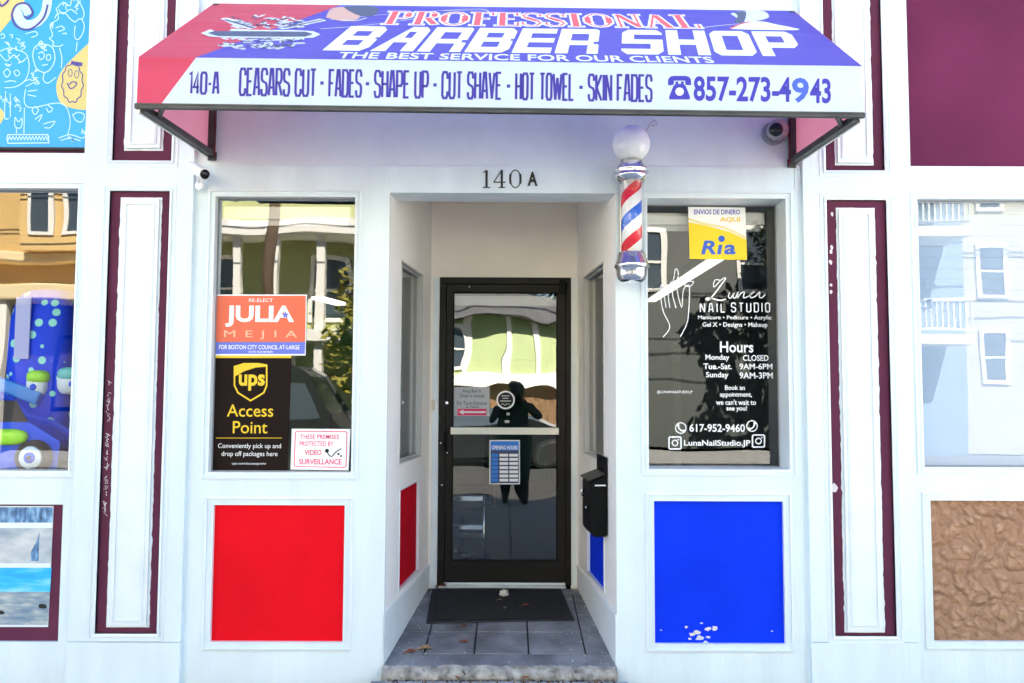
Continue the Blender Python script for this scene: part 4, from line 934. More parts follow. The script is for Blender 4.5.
r, pl = poster('surveillance_sign', 'small white sign with red video surveillance warning in the lower corner of the left window', 'sign', YG-.005, [(290.5, 469.5), (348.5, 470.3), (350.5, 429), (291.8, 428.7)], PAPER)
mb = MB(); mb.ribbon(pl, pix(pl, [(295.5, 432.5), (297, 431.3), (345.5, 431.6), (347, 433), (346, 466), (344.5, 467.3), (295.5, 466.6), (294.2, 465.4)]), .005, .0006, True)
ft(mb, 'THESE PREMISES', pl, 300, 339, 434.5, 439, bold=.01); ft(mb, 'PROTECTED BY', pl, 299.5, 333.5, 441.3, 446, bold=.01); ft(mb, 'VIDEO', pl, 304.5, 321.5, 449.8, 455, bold=.02); ft(mb, 'SURVEILLANCE', pl, 299, 341.5, 459, 464.5, bold=.02); mb.build('lettering', SIGNR, r)
mb = MB(); mb.poly(pl, circ(*pl.uv(327, 450.8), .012, n=14), .001); mb.ribbon(pl, smooth(pix(pl, [(327, 451), (329, 455), (332, 456.3), (334.5, 453.5), (338, 450.5), (341.5, 448.6)]), 4), .006, .0013); mb.poly(pl, circ(*pl.uv(338.5, 454), .007, n=12), .001); mb.poly(pl, circ(*pl.uv(341, 456), .006, n=12), .0012); mb.build('camera_pictogram', INKB, r)

r, pl = poster('money_transfer_sign', 'yellow and white money transfer sign hanging at the top of the right window', 'sign', YR-.008, [(689.6, 258.5), (747, 259.5), (745.2, 207.5), (688.2, 206.8)], PAPER, .006)
mb = MB(); quadp(mb, pl, [(688.6, 222), (689.6, 257.8), (691, 259), (746, 260), (747, 258.5), (746.4, 239.8), (730, 232), (710, 226.5)]); mb.build('yellow_field', mat('sun_yellow_print', (.85, .6, .005), .5), r)
mb = MB(); mb.ribbon(pl, smooth(pix(pl, [(688.5, 219), (705, 224), (725, 228), (746, 238)]), 5), .014, .0012); mb.build('swoosh', mat('pale_yellow_print', (.8, .68, .35), .5), r)
mb = MB(); ft(mb, 'R', pl, 701, 716, 240.5, 254.3, .0015, bold=.03, shear=.2); ft(mb, 'a', pl, 724, 735.7, 244.6, 254.5, .0015, bold=.03, shear=.12); mb.cut(); quadp(mb, pl, [(717, 254.3), (720.8, 254.3), (722.4, 244.8), (718.6, 244.8)], .0015); mb.cut(); mb.poly(pl, circ(*pl.uv(721.5, 238.8), .02, n=18), .0022); mb.build('logo_lettering', mat('logo_blue_print', (.02, .1, .55), .5), r)
mb = MB(); ft(mb, 'ENVIOS DE DINERO', pl, 694, 740, 209.5, 214.5, .0012, bold=.02); mb.build('small_lettering', mat('violet_print', (.15, .12, .5), .5), r)
mb = MB(); ft(mb, 'AQUI', pl, 720, 740, 217, 222.5, .0012, bold=.03); mb.build('yellow_lettering', mat('amber_print', (.85, .55, .05), .5), r)

for h_, yy, lab in ((LW, YG+.05, 'rolled up pale blind across the top of the left window'), (RW, .18+.05, 'rolled up pale blind across the top of the right window')):
    a, b = h_[0]+.01, h_[1]-.05; zt_ = h_[3]-.035
    rb = empty('roller_blind', ((a+b)/2, yy, zt_-.09), lab, 'blind'); mb = MB(); mb.box(a, b, yy, yy+.07, zt_-.075, zt_); mb.build('cassette', mat('pale_blind', (.5, .5, .47), .6), rb, bevel=.006)
    mb = MB(); mb.box(a+.02, b-.02, yy+.03, yy+.032, zt_-.11, zt_-.074); mb.build('fabric_edge', mat('pale_blind_cloth', (.42, .42, .4), .8), rb)
# vinyl lettering on the right window ---------------------------------
pl = FP(YR-.002)
vl = empty('window_lettering', (X(716, 450, YR), YR-.002, Z(716, 450, YR)), 'white vinyl nail studio lettering, opening hours and line drawn hand on the right window', 'lettering')
mb = MB()
def Lp(x, y): return pl.uv(690+x/9.76, 270+y/9.757)
q = 0
for pts, w in [([(290, 100), (250, 95), (230, 130), (232, 165), (255, 150), (300, 100), (345, 72)], .006), ([(352, 78), (300, 150), (240, 230), (190, 285), (160, 290), (165, 275), (220, 278), (290, 295), (350, 285)], .0085),
    ([(385, 220), (375, 260), (395, 275), (430, 225), (420, 265), (440, 272), (470, 215), (460, 272), (500, 225), (530, 218), (520, 268), (560, 262), (625, 215), (590, 235), (595, 270), (640, 255), (680, 215), (675, 260), (700, 272), (735, 238)], .0065)]:
    mb.ribbon(pl, smooth([Lp(*p) for p in pts], 6), w, .0006*q); q += 1
mb.build('script_lettering', VINYLW, vl)
mb = MB()
def LT_(s, x0, x1, y0, y1, w=.007, gap=.45):
    a = Lp(x0, y1); b = Lp(x1, y0); stroke_text(mb, s, pl, a[0], b[0], a[1], b[1], w, 0, gap=gap)
LT_('NAIL', 95, 345, 322, 415); LT_('STUDIO', 400, 782, 318, 412)
ft(mb, 'Manicure \u2022 Pedicure \u2022 Acrylic', pl, 698, 771.5, 315.5, 320.5, 0, bold=.015); ft(mb, 'Gel X \u2022 Designs \u2022 Makeup', pl, 702.5, 767.5, 322.3, 328.2, 0, bold=.015)
mb.build('studio_lettering', VINYLW, vl)
mb = MB()
for s, a, b, t, bt in [('Hours', 720, 753.5, 341.5, 352.5), ('Monday', 705.5, 729.5, 354.5, 361.5), ('CLOSED', 743, 768.5, 355, 361), ('Tue.-Sat.', 703.5, 732, 363.3, 369.3), ('9AM-6PM', 739.5, 772.5, 363.5, 369.5), ('Sunday', 706, 728.5, 372, 379), ('9AM-3PM', 739.5, 773, 372.3, 378.7),
    ('Book an', 725, 745, 385.3, 390), ('appointment,', 720, 752, 392.3, 398.2), ("we can't wait to", 716, 756, 399.5, 405), ('see you!', 726.5, 747, 405.8, 412), ('617-952-9460', 689.5, 745, 424, 432), ('LunaNailStudio.JP', 684, 750.5, 440, 447.5)]:
    ft(mb, s, pl, a, b, t, bt, 0, bold=.018)
ft(mb, '@LUNANAILSTUDIO.JP', pl, 657, 692.5, 390.5, 394, 0, bold=.01)
mb.build('hours_lettering', VINYLW, vl)
mb = MB(); q = 0
for (px, py) in ((680.8, 428), (752, 426)):
    mb.cut(); mb.ribbon(pl, circ(*pl.uv(px, py), .0315, n=28), .006, 0, True); s = 1 if px < 700 else -1
    mb.ribbon(pl, smooth(pix(pl, [(px-2.6*s, py-3), (px-2*s, py), (px+.2*s, py+2.4), (px+3*s, py+3)]), 4), .009, 0); mb.poly(pl, circ(*pl.uv(px-2.6*s, py-2.6), .008, n=10), -.0003); mb.poly(pl, circ(*pl.uv(px+2.8*s, py+2.8), .008, n=10), -.0003)
for (px, py) in ((675, 443), (758.5, 441)):
    R_ = [(px-5, py-6), (px+5, py-6), (px+6, py-5), (px+6, py+5), (px+5, py+6), (px-5, py+6), (px-6, py+5), (px-6, py-5)]
    mb.cut(); mb.ribbon(pl, pix(pl, R_), .0085, 0, True); mb.ribbon(pl, circ(*pl.uv(px, py), .0165, n=20), .007, 0, True); mb.poly(pl, circ(*pl.uv(px+3.4, py-3.4), .005, n=8), 0)
mb.build('contact_icon', VINYLW, vl)
mb = MB(); q = 0
def H(x, y): return pl.uv(645+x/8.543, 260+y/8.5375)
for pts in [[(155, 658), (212, 570), (160, 450), (138, 350), (135, 240), (150, 210), (160, 300)], [(180, 408), (168, 310), (185, 230), (200, 215), (205, 250)], [(212, 408), (198, 290), (215, 200), (232, 190), (235, 250)], [(265, 410), (232, 270), (250, 130), (262, 75), (285, 110), (270, 200)], [(302, 655), (350, 560), (370, 470), (380, 240), (352, 222), (325, 270), (312, 405), (272, 240), (290, 150)], [(380, 232), (415, 188), (345, 182), (335, 210), (380, 232)]]:
    mb.ribbon(pl, smooth([H(*p) for p in pts], 5), .0058, .0005*q/3); q += 1
mb.build('hand_drawing', VINYLW, vl)

# ------------------------------------------------------------------ door notices
yd = DY+.03-.003
r, pl = poster('door_notice', 'white notice with a red arrow band taped to the left of the door glass', 'sign', yd, [(454, 416), (489.5, 416), (489.5, 387), (454, 387)], mat('grey_paper', (.5, .5, .52), .6), .0015)
mb = MB(); ft(mb, 'Ring Bell If', pl, 463, 481, 389.5, 393.5); ft(mb, 'Door is locked', pl, 460, 484, 394, 397.5); ft(mb, 'For Tours Entrance', pl, 457, 487, 401, 405); ft(mb, 'Is Here', pl, 466, 479, 405.5, 408); mb.build('lettering', INKB, r)
mb = MB(); quadp(mb, pl, [(457.5, 415.4), (486.5, 415.4), (486.5, 408.8), (457.5, 408.8)]); mb.build('red_band', SIGNR, r)
mb = MB(); quadp(mb, pl, [(458.8, 412.1), (463.5, 409.7), (463.5, 411.2), (485.5, 411.2), (485.5, 413), (463.5, 413), (463.5, 414.5)], .0012); mb.build('arrow', VINYLW, r)
pl = FP(yd); c = pl.hit(505.6, 400); r = empty('round_decal', c, 'round black and white ring shaped decal on the door glass', 'decal')
mb = MB(); mb.poly(pl, circ(*pl.uv(505.6, 400), .066, n=36), 0, t=.001); mb.build('disc', INKB, r)
mb = MB(); mb.ribbon(pl, circ(*pl.uv(505.6, 400), .063, n=36), .012, .0008, True); mb.build('ring', VINYLW, r)
mb = MB(); q = 0
for (a, b, y) in ((501.5, 509.5, 395.8), (502.5, 508.5, 398.3), (500, 511, 401)): mb.ribbon(pl, pix(pl, [(a, y), (b, y)]), .007, .0008)
mb.ribbon(pl, smooth(pix(pl, [(501, 405), (503, 403.6), (505, 405.4), (507, 403.8), (510, 404.6)]), 4), .004, .0008); mb.build('markings', mat('grey_vinyl', (.55, .55, .55), .5), r)
mb = MB()
for (px, py) in ((508, 414), (507, 421.5)):
    u, v = pl.uv(px, py); w = .017 if py > 418 else .012; mb.poly(pl, [(u-w, v-.01), (u+w, v-.01), (u+w, v+.01), (u-w, v+.01)], .0, t=.001)
tag(mb.build('sticker', mat('sticker_grey', (.5, .5, .48), .6)), 'pair of tiny pale stickers just below the round decal on the door glass', 'sticker')
BLUEH = mat('hours_blue_print', (.02, .2, .7), .55)
r, pl = poster('hours_sign', 'blue and white opening hours sign hanging low on the door glass', 'sign', yd, [(489.3, 484.3), (520, 484.3), (519.8, 440), (489.5, 440)], VINYLW, .002)
mb = MB(); quadp(mb, pl, [(490.5, 483.2), (518.8, 483.2), (518.8, 450.5), (490.5, 450.5)]); mb.build('dark_field', mat('hours_dark_print', (.04, .05, .12), .55), r)
mb = MB(); quadp(mb, pl, [(490.5, 450.5), (518.8, 450.5), (518.8, 441.2), (490.5, 441.2)]); 
for i in range(7): y = 453.6+i*4.15; quadp(mb, pl, [(491.3, y+3.2), (498.2, y+3.2), (498.2, y), (491.3, y)], .0012)
mb.build('blue_cells', BLUEH, r)
mb = MB(); ft(mb, 'OPENING HOURS', pl, 491.8, 517.5, 445.6, 449.6, .0014, bold=.03)
for i in range(7):
    for (a, b) in ((499.5, 508.2), (509.3, 518)): y = 453.6+i*4.15; quadp(mb, pl, [(a, y+3), (b, y+3), (b, y+.2), (a, y+.2)], .0012)
mb.build('white_cells', VINYLW, r)

# ------------------------------------------------------------------ left neighbour: mural, collage
CY = mat('cyan_mural', (.012, .33, .66), .5, var=.08, vscale=2)
r = empty('mural_board', (MUR[1]-.8, .02, MUR[2]), 'cyan cartoon mural board with white line faces and yellow blobs at the top left', 'mural')
pl = FP(.02); mb = MB(); mb.box(MUR[0], MUR[1], .02, .05, MUR[2]+.03, MUR[3]); mb.build('board', CY, r)
mb = MB(); mb.box(MUR[0], MUR[1], .024, .06, MUR[2]-.0, MUR[2]+.029); mb.build('maroon_strip', MAROON, r)
mb = MB(); mb.box(MUR[0], MUR[1], .004, .0235, MUR[2]+.022, MUR[2]+.036); mb.build('dark_ledge', INKB, r)  # narrow black ledge where the board meets the maroon strip
def Q(x, y): return pl.uv(x/4.267, y/4.269)
YB = mat('mural_yellow', (.62, .5, .17), .5); LW_ = mat('mural_line_white', (.5, .75, .88), .5); NV = mat('mural_navy', (.05, .03, .25), .5); LB = mat('mural_pale_blue', (.5, .68, .85), .5)
mb = MB(); mb.poly(pl, smooth([Q(*p) for p in [(384, 180), (330, 230), (265, 300), (240, 370), (260, 440), (320, 465), (378, 470)]], 5), .001); mb.cut(); mb.poly(pl, [Q(*p) for p in [(-60, 160), (0, 140), (50, 80), (100, 30), (110, -40), (-60, -60)]], .001); mb.cut(); mb.poly(pl, smooth([Q(*p) for p in [(-40, 440), (0, 460), (18, 490), (0, 530), (-40, 540)]], 4), .001); mb.build('yellow_blob', YB, r)
big = [(-30, -20), (-10, 25), (20, 5), (60, -30), (100, 0), (150, -40), (190, 0), (200, 45), (170, 100), (115, 125), (65, 100), (55, 50), (85, 20), (110, 35), (105, 65), (130, 60), (120, 30)]
mb = MB(); mb.ribbon(pl, smooth([Q(*p) for p in [(205, -20), (195, 50), (160, 95), (110, 105), (80, 75), (85, 42), (112, 40), (125, 62)]], 6), .055, .0016); mb.build('letter_fill', LB, r)
mb = MB(); mb.ribbon(pl, smooth([Q(*p) for p in [(205, 20), (185, 80), (130, 125), (75, 115), (52, 70), (65, 30), (90, 15), (120, 20), (140, 55), (120, 78), (105, 70)]], 6), .012, .003)
mb.ribbon(pl, smooth([Q(*p) for p in [(-10, -20), (5, 25), (35, 5), (50, -30)]], 5), .012, .0034)
mb.cut()
blob = [Q(310+44*math.cos(a)*(1+.07*math.sin(11*a)), 355+82*math.sin(a)*(1+.05*math.sin(11*a))) for a in [i*2*math.pi/66 for i in range(66)]]
mb.ribbon(pl, blob, .006, .0022, True)
for c_ in ((300, 312), (328, 318)): mb.ribbon(pl, [Q(c_[0]+9*math.cos(a), c_[1]+16*math.sin(a)) for a in [i*.52 for i in range(12)]], .004, .0022, True)
mb.ribbon(pl, smooth([Q(*p) for p in [(288, 355), (300, 378), (318, 372), (328, 355), (310, 350), (296, 362)]], 4), .007, .0022); mb.ribbon(pl, [Q(304, 268), Q(352, 276)], .022, .0026); mb.build('navy_lines', NV, r)
mb = MB(); q = 0
D_ = [[(240, 40), (250, 80), (215, 105), (225, 150), (212, 165), (230, 180), (225, 195), (255, 198), (270, 190)], [(235, 80), (245, 60), (275, 55), (300, 80), (320, 95)], [(320, 95), (345, 80), (360, 110), (350, 150), (330, 170), (318, 150), (322, 110)], [(255, 205), (265, 250), (262, 290)], [(330, 180), (325, 220)], [(240, 40), (270, 10), (300, 25), (310, -20), (345, 20), (360, 60), (350, 85)], [(250, 40), (270, 60), (300, 40), (330, 60)], [(238, 120), (262, 112), (275, 125), (250, 135)],
 [(140, 240), (150, 200), (190, 190), (225, 205), (235, 250), (220, 290), (190, 310), (155, 290), (140, 240)], [(165, 230), (180, 222), (190, 240), (175, 255), (165, 240)], [(200, 235), (215, 235), (215, 255), (200, 255), (200, 235)], [(180, 280), (205, 275)], [(190, 310), (185, 340), (205, 355), (240, 330)], [(160, 195), (175, 175), (180, 190)],
 [(0, 220), (40, 205), (80, 215), (115, 235), (125, 290), (110, 340), (70, 370), (20, 375)], [(0, 230), (30, 260), (60, 235), (90, 265), (115, 245)], [(15, 310), (30, 295), (45, 310), (30, 330), (15, 310)], [(60, 305), (75, 300), (85, 315), (70, 325), (60, 305)], [(20, 350), (50, 345), (70, 350)], [(25, 390), (20, 500), (40, 505)], [(110, 380), (105, 440), (140, 460), (240, 440), (285, 460), (300, 520), (290, 575)], [(45, 400), (45, 500)], [(65, 500), (80, 520), (95, 505), (90, 545), (65, 540), (65, 500)], [(105, 460), (103, 570)], [(70, 545), (72, 570)],
 [(110, 370), (130, 360), (150, 350)], [(120, 390), (160, 385)], [(120, 405), (155, 412)], [(100, 350), (125, 340), (140, 345)], [(150, 455), (165, 470), (150, 490), (138, 470), (150, 455)], [(205, 450), (225, 465), (210, 480), (198, 462)], [(150, 510), (180, 490), (165, 520)], [(185, 530), (220, 520), (235, 520), (215, 545), (190, 545)], [(310, 490), (335, 480), (360, 490), (350, 520), (325, 515), (310, 490)], [(250, 590), (300, 575), (350, 590), (365, 580)], [(260, 600), (300, 590), (345, 602)],
 [(0, 150), (15, 145), (20, 160), (5, 165)], [(40, 150), (55, 150), (50, 165)], [(70, 165), (85, 170), (75, 185)], [(110, 145), (150, 135), (160, 150), (135, 160)], [(20, 180), (40, 185)]]
random.seed(21)
for (cx_, cy_, n_) in ((70, 200, 9), (300, 10, 9), (185, 195, 6), (60, 250, 5), (130, 330, 6), (330, 575, 5), (30, 430, 6), (250, 130, 3), (80, 450, 5)):
    for _ in range(n_): x = cx_+random.uniform(-38, 38); y = cy_+random.uniform(-26, 26); D_.append([(x+random.uniform(-12, 12), y+random.uniform(-12, 12)) for _k in range(4)])
for pts in D_: mb.ribbon(pl, smooth([Q(*p) for p in pts], 4), .0052, .0012+.0001*(q % 6)); q += 1
mb.ribbon(pl, [Q(35+i*7, 590+8*(-1)**i) for i in range(26)], .008, .0014); mb.ribbon(pl, [Q(*p) for p in [(35, 575), (205, 575), (210, 610), (35, 612), (30, 590)]], .006, .0019, True)
mb.build('white_line_drawing', LW_, r)

# collage panel
r = empty('photo_collage', (COLP[1]-.6, .03, COLP[2]), 'panel with two beach and timber photo prints on a maroon board at the lower left', 'photo panel')
mb = MB(); mb.box(COLP[0], COLP[1], .022, .05, COLP[2], COLP[3]); mb.build('maroon_board', MAROON, r)
pl = FP(.022)
def C(x, y): return pl.uv(x/4.55, 495+y/4.553)
mb = MB(); mb.poly(pl, [C(*p) for p in [(-300, 600), (220, 600), (245, 50), (-300, 50)]], .004, t=.004); mb.build('print_sheet', mat('print_paper', (.7, .76, .8), .4), r)
def grad(name, cols, scale, stretch=(1, 1, 1)):
    m, nt, b = nodes(name); L = nt.links.new; tc = nt.nodes.new('ShaderNodeTexCoord'); mp = nt.nodes.new('ShaderNodeMapping'); mp.inputs['Scale'].default_value = stretch; L(tc.outputs['Object'], mp.inputs[0]); n = nt.nodes.new('ShaderNodeTexNoise'); n.inputs['Scale'].default_value = scale; n.inputs['Detail'].default_value = 6; L(mp.outputs[0], n.inputs['Vector']); cr = nt.nodes.new('ShaderNodeValToRGB'); L(n.outputs['Fac'], cr.inputs[0])
    el = cr.color_ramp.elements; el[0].position = .3; el[1].position = .7; el[0].color = (*cols[0], 1); el[1].color = (*cols[-1], 1)
    for i, c in enumerate(cols[1:-1]): e = el.new(.3+.4*(i+1)/(len(cols)-1)); e.color = (*c, 1)
    L(cr.outputs[0], b.inputs['Base Color']); b.inputs['Roughness'].default_value = .45; return m
SKYP = grad('print_sky', [(.0, .3, .75), (.02, .45, .85), (.3, .7, .9)], 4, (1, 1, 5)); SANDP = grad('print_sand', [(.12, .2, .3), (.25, .32, .38), (.5, .52, .5)], 9, (1, 1, 4)); TIMP = grad('print_timber', [(.2, .28, .36), (.42, .46, .5), (.6, .62, .62)], 6, (1, 1, 2)); SHDP = grad('print_shade', [(.02, .04, .08), (.08, .2, .4), (.3, .5, .7)], 14, (3, 1, 1))
mb = MB(); mb.poly(pl, [C(*p) for p in [(-300, 440), (230, 440), (237, 330), (-300, 330)]], .005); mb.build('beach_sky', SKYP, r)
mb = MB(); mb.poly(pl, [C(*p) for p in [(-300, 590), (218, 590), (230, 440), (-300, 440)]], .005); mb.build('beach_sand', SANDP, r)
mb = MB(); mb.poly(pl, [C(*p) for p in [(-300, 310), (236, 310), (240, 150), (-300, 150)]], .005); mb.build('timber_print', TIMP, r)
mb = MB(); mb.poly(pl, [C(*p) for p in [(-300, 125), (241, 125), (243, 55), (-300, 55)]], .005); mb.poly(pl, [C(*p) for p in [(140, 300), (178, 300), (182, 165), (170, 210), (145, 255)]], .0056); mb.build('shaded_print', SHDP, r)
mb = MB()
for (x, y, s) in ((200, 505, 22), (5, 535, 20), (185, 500, 8)):
    mb.cut(); mb.poly(pl, [C(x+s*math.cos(a)*(.7+.5*random.random()), y+s*.5*math.sin(a)*(.7+.5*random.random())) for a in [i*.6 for i in range(10)]], .0058)
mb.build('figure', INKB, r)

# brown crumpled panel at the right
m, nt, b = nodes('crumpled_brown_paper'); L = nt.links.new; tc = nt.nodes.new('ShaderNodeTexCoord')
nz = nt.nodes.new('ShaderNodeTexNoise'); nz.inputs['Scale'].default_value = 5; nz.inputs['Distortion'].default_value = .3; nz.inputs['Detail'].default_value = 3; L(tc.outputs['Object'], nz.inputs['Vector'])
ad = nt.nodes.new('ShaderNodeMixRGB'); ad.blend_type = 'ADD'; ad.inputs[0].default_value = .12; L(tc.outputs['Object'], ad.inputs[1]); L(nz.outputs['Color'], ad.inputs[2])
vo = nt.nodes.new('ShaderNodeTexVoronoi'); vo.inputs['Scale'].default_value = 17; L(ad.outputs[0], vo.inputs['Vector'])
vo2 = nt.nodes.new('ShaderNodeTexVoronoi'); vo2.inputs['Scale'].default_value = 23; L(ad.outputs[0], vo2.inputs['Vector'])
sm = nt.nodes.new('ShaderNodeMath'); sm.operation = 'MULTIPLY_ADD'; sm.inputs[1].default_value = .5; L(vo2.outputs['Distance'], sm.inputs[0]); L(vo.outputs['Distance'], sm.inputs[2])
cr = nt.nodes.new('ShaderNodeValToRGB'); cr.color_ramp.elements[0].position = .1; cr.color_ramp.elements[1].position = .75; cr.color_ramp.elements[0].color = (.5, .31, .2, 1); cr.color_ramp.elements[1].color = (.33, .185, .115, 1); L(sm.outputs[0], cr.inputs[0]); L(cr.outputs[0], b.inputs['Base Color'])
bp = nt.nodes.new('ShaderNodeBump'); bp.inputs['Strength'].default_value = 1; bp.inputs['Distance'].default_value = .032; bp.invert = True; L(sm.outputs[0], bp.inputs['Height']); L(bp.outputs[0], b.inputs['Normal']); b.inputs['Roughness'].default_value = .8; b.inputs['Specular IOR Level'].default_value = .15
panel(BRN, m, 'photo_panel', 'brown crumpled paper textured panel')

# backing blind in the right neighbour window, blue skylight put into its white
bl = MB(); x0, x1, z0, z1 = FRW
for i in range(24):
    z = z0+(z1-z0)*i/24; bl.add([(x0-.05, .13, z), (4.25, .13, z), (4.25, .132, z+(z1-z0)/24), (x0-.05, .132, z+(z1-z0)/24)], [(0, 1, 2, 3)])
tag(bl.build('window_blind', mat('blind_skylight_blue', (.25, .33, .45), .6)), 'closed pale slatted blind behind the far right window', 'blind')

# ------------------------------------------------------------------ display in the far left window
def spotted(name):
    m, nt, b = nodes(name); L = nt.links.new; tc = nt.nodes.new('ShaderNodeTexCoord'); vo = nt.nodes.new('ShaderNodeTexVoronoi'); vo.inputs['Scale'].default_value = 10; vo.inputs['Randomness'].default_value = .9; L(tc.outputs['Object'], vo.inputs['Vector'])
    cr = nt.nodes.new('ShaderNodeValToRGB'); cr.color_ramp.elements[0].position = .24; cr.color_ramp.elements[0].color = (.3, .75, .65, 1); cr.color_ramp.elements[1].position = .28; cr.color_ramp.elements[1].color = (.002, .05, .72, 1); b.inputs['Specular IOR Level'].default_value = .15
    L(vo.outputs['Distance'], cr.inputs[0]); L(cr.outputs[0], b.inputs['Base Color']); b.inputs['Roughness'].default_value = .5; return m
SPOT = spotted('blue_spotted_vinyl'); TB = mat('toy_blue', (.004, .08, .7), .4, spec=.2); LIME = mat('toy_lime', (.3, .7, .02), .4); TW = mat('toy_white', (.6, .72, .78), .4)
yd_ = .5
mb = MB(); mb.box(-4.9, -2.26, .15, 1.28, .2, 1.12); tag(mb.build('display_shelf', mat('shelf_dark', (.05, .05, .06), .6)), 'dark display shelf behind the far left window holding the blue toys', 'shelf')
zs = 1.12
def blob(name, c, r3, m, parent=None, n=24, pw=2.6):
    me = MB(); vs = []; fs = []
    for i in range(n+1):
        p = -math.pi/2+math.pi*i/n
        for j in range(n):
            a = 2*math.pi*j/n
            f = lambda t, e: math.copysign(abs(t)**e, t)
            vs.append((c[0]+r3[0]*f(math.cos(p), 2/pw)*f(math.cos(a), 2/pw), c[1]+r3[1]*f(math.cos(p), 2/pw)*f(math.sin(a), 2/pw), c[2]+r3[2]*f(math.sin(p), 2/pw)))
    for i in range(n):
        for j in range(n): fs.append((i*n+j, i*n+(j+1) % n, (i+1)*n+(j+1) % n, (i+1)*n+j))
    me.add(vs, fs, 0, True); return me.build(name, m, parent)
def XZ(px, py, y): return X(px, py, y), Z(px, py, y)
ya = .75; a = XZ(20, 300, ya); b_ = XZ(80, 300, ya)
x1_ = X(84, 350, ya); x0_ = X(18, 350, ya); zt = Z(40, 290, ya)
toy = empty('spotted_toy', ((x0_+x1_)/2, ya, zs), 'big blue plush toy with pale spots and drowsy round eyes in the far left window', 'toy')
blob('body', ((x0_+x1_)/2, ya, (zs+zt)/2+.0), ((x1_-x0_)/2, .2, (zt-zs)/2), SPOT, toy, pw=4)
for (px, py, rx, rz) in ((68, 382, 11, 13), (37, 385, 11, 13)):
    x, z = XZ(px, py, ya-.2); s = .0062; e_ = blob('eye', (x, ya-.19, z), (rx*s, .05, rz*s), TW, toy, 18)
    x, z = XZ(px+4-(8 if px < 50 else 0), py+2, ya-.24); mb = MB(); mb.lathe((x, ya-.232, z), [(.024, 0), (.02, -.012), (.004, -.016)], 16, axis='y'); mb.build('pupil', TB, e_)
    x, z = XZ(px, py-8, ya-.22); blob('eyelid', (x, ya-.2, z), (rx*s*1.05, .05, rz*s*.55), LIME if px < 50 else mat('toy_teal', (.1, .5, .5), .4), e_, 16)
yt = .4; car = empty('toy_car', (X(20, 460, yt), yt, zs), 'blue and lime toy car with black wheels on the shelf of the far left window', 'toy')
xa, xb = X(-70, 440, yt), X(66, 440, yt); zt0, zt1 = Z(40, 462, yt), Z(40, 418, yt)
mb = MB(); pr = [(xa, zt0), (xb, zt0), (xb+.01, zt0+.12), (xb-.16, zt1-.05), (xb-.34, zt1), (xb-.48, zt1+.14), (xa+.1, zt1+.16), (xa, zt1)]
k = len(pr); vs = [(x, y, z) for y in (yt-.14, yt+.14) for x, z in pr]; mb.add(vs, [tuple(range(k)), tuple(range(k, 2*k))[::-1]]+[(i, (i+1) % k, k+(i+1) % k, k+i) for i in range(k)]); mb.build('body', TB, car, bevel=.03)
for px in (35, -40):
    x, z = XZ(px, 457, yt-.15); mb = MB(); mb.lathe((x, yt-.13, z), [(.1, 0), (.105, -.02), (.1, -.06), (.07, -.065)], 28, axis='y'); w_ = mb.build('wheel', RUBBER, car)
    mb = MB(); mb.lathe((x, yt-.193, z), [(.07, 0), (.066, -.012), (.03, -.014)], 24, axis='y'); hb = mb.build('hub', TW, w_)
    mb = MB(); mb.lathe((x, yt-.206, z), [(.034, 0), (.032, -.008), (.014, -.01)], 20, axis='y'); mb.build('hub_ring', TB, w_); mb = MB(); mb.lathe((x, yt-.214, z), [(.016, 0), (.012, -.008)], 16, axis='y'); mb.build('axle_cap', INKB, w_)
x, z = XZ(8, 437, yt-.15); blob('bumper', (x, yt-.15, z), (.12, .04, .05), LIME, car, 16)
mb = MB(); x, z = XZ(12, 412, yt-.145); mb.poly(FP(yt-.145), [(x-.14, z-.06), (x+.1, z-.06), (x+.02, z+.07), (x-.12, z+.07)], .0, t=.004); mb.build('side_window', INKB, car)
mb = MB(); x, z = XZ(25, 385, .62); mb.obox((x-.16, .5, z-.02), (.3, 0, -.11), (0, .06, 0), (.03, 0, .08)); tag(mb.build('toy_plank', mat('sky_blue_toy', (.03, .25, .7), .4), bevel=.015), 'sky blue slanted toy bar leaning on the spotted plush toy', 'toy')
# price tag strip on the toy
mb = MB(); x, z = XZ(24, 328, ya-.21); mb.box(x-.055, x+.04, ya-.216, ya-.206, z-.2, z+.2); tag(mb.build('swing_tag', mat('tag_lilac', (.35, .4, .7), .5)), 'tall lilac packaging tag hanging on the spotted plush toy', 'tag')

# ------------------------------------------------------------------ inside the shops
TUBE = emis('fluorescent', (1, .97, .86), .13)
def strip(a, b, w, label):
    a, b = V3(a), V3(b); r = empty('ceiling_light', (a+b)/2, label, 'ceiling light', 'fluorescent strip lights in the shops')
    d = (b-a).normalized(); s = V3((d.y, -d.x, 0))*w
    mb = MB(); mb.obox(a-s/2+V3((0, 0, .0)), b-a, s, V3((0, 0, .07))); mb.build('housing', VINYLW, r, bevel=.01)
    mb = MB(); mb.obox(a-s*.4+V3((0, 0, -.045)), b-a, s*.8, V3((0, 0, .043))); mb.build('diffuser', TUBE, r, bevel=.012)
strip((2.16, 3.4, 3.08), (2.16, 7.6, 3.08), .15, 'long fluorescent strip light crossing the upper part of the right window')
strip((-2.93, 7.44, 3.08), (-2.75, 8.3, 3.08), .24, 'fluorescent strip light seen right of the election sign in the left window')
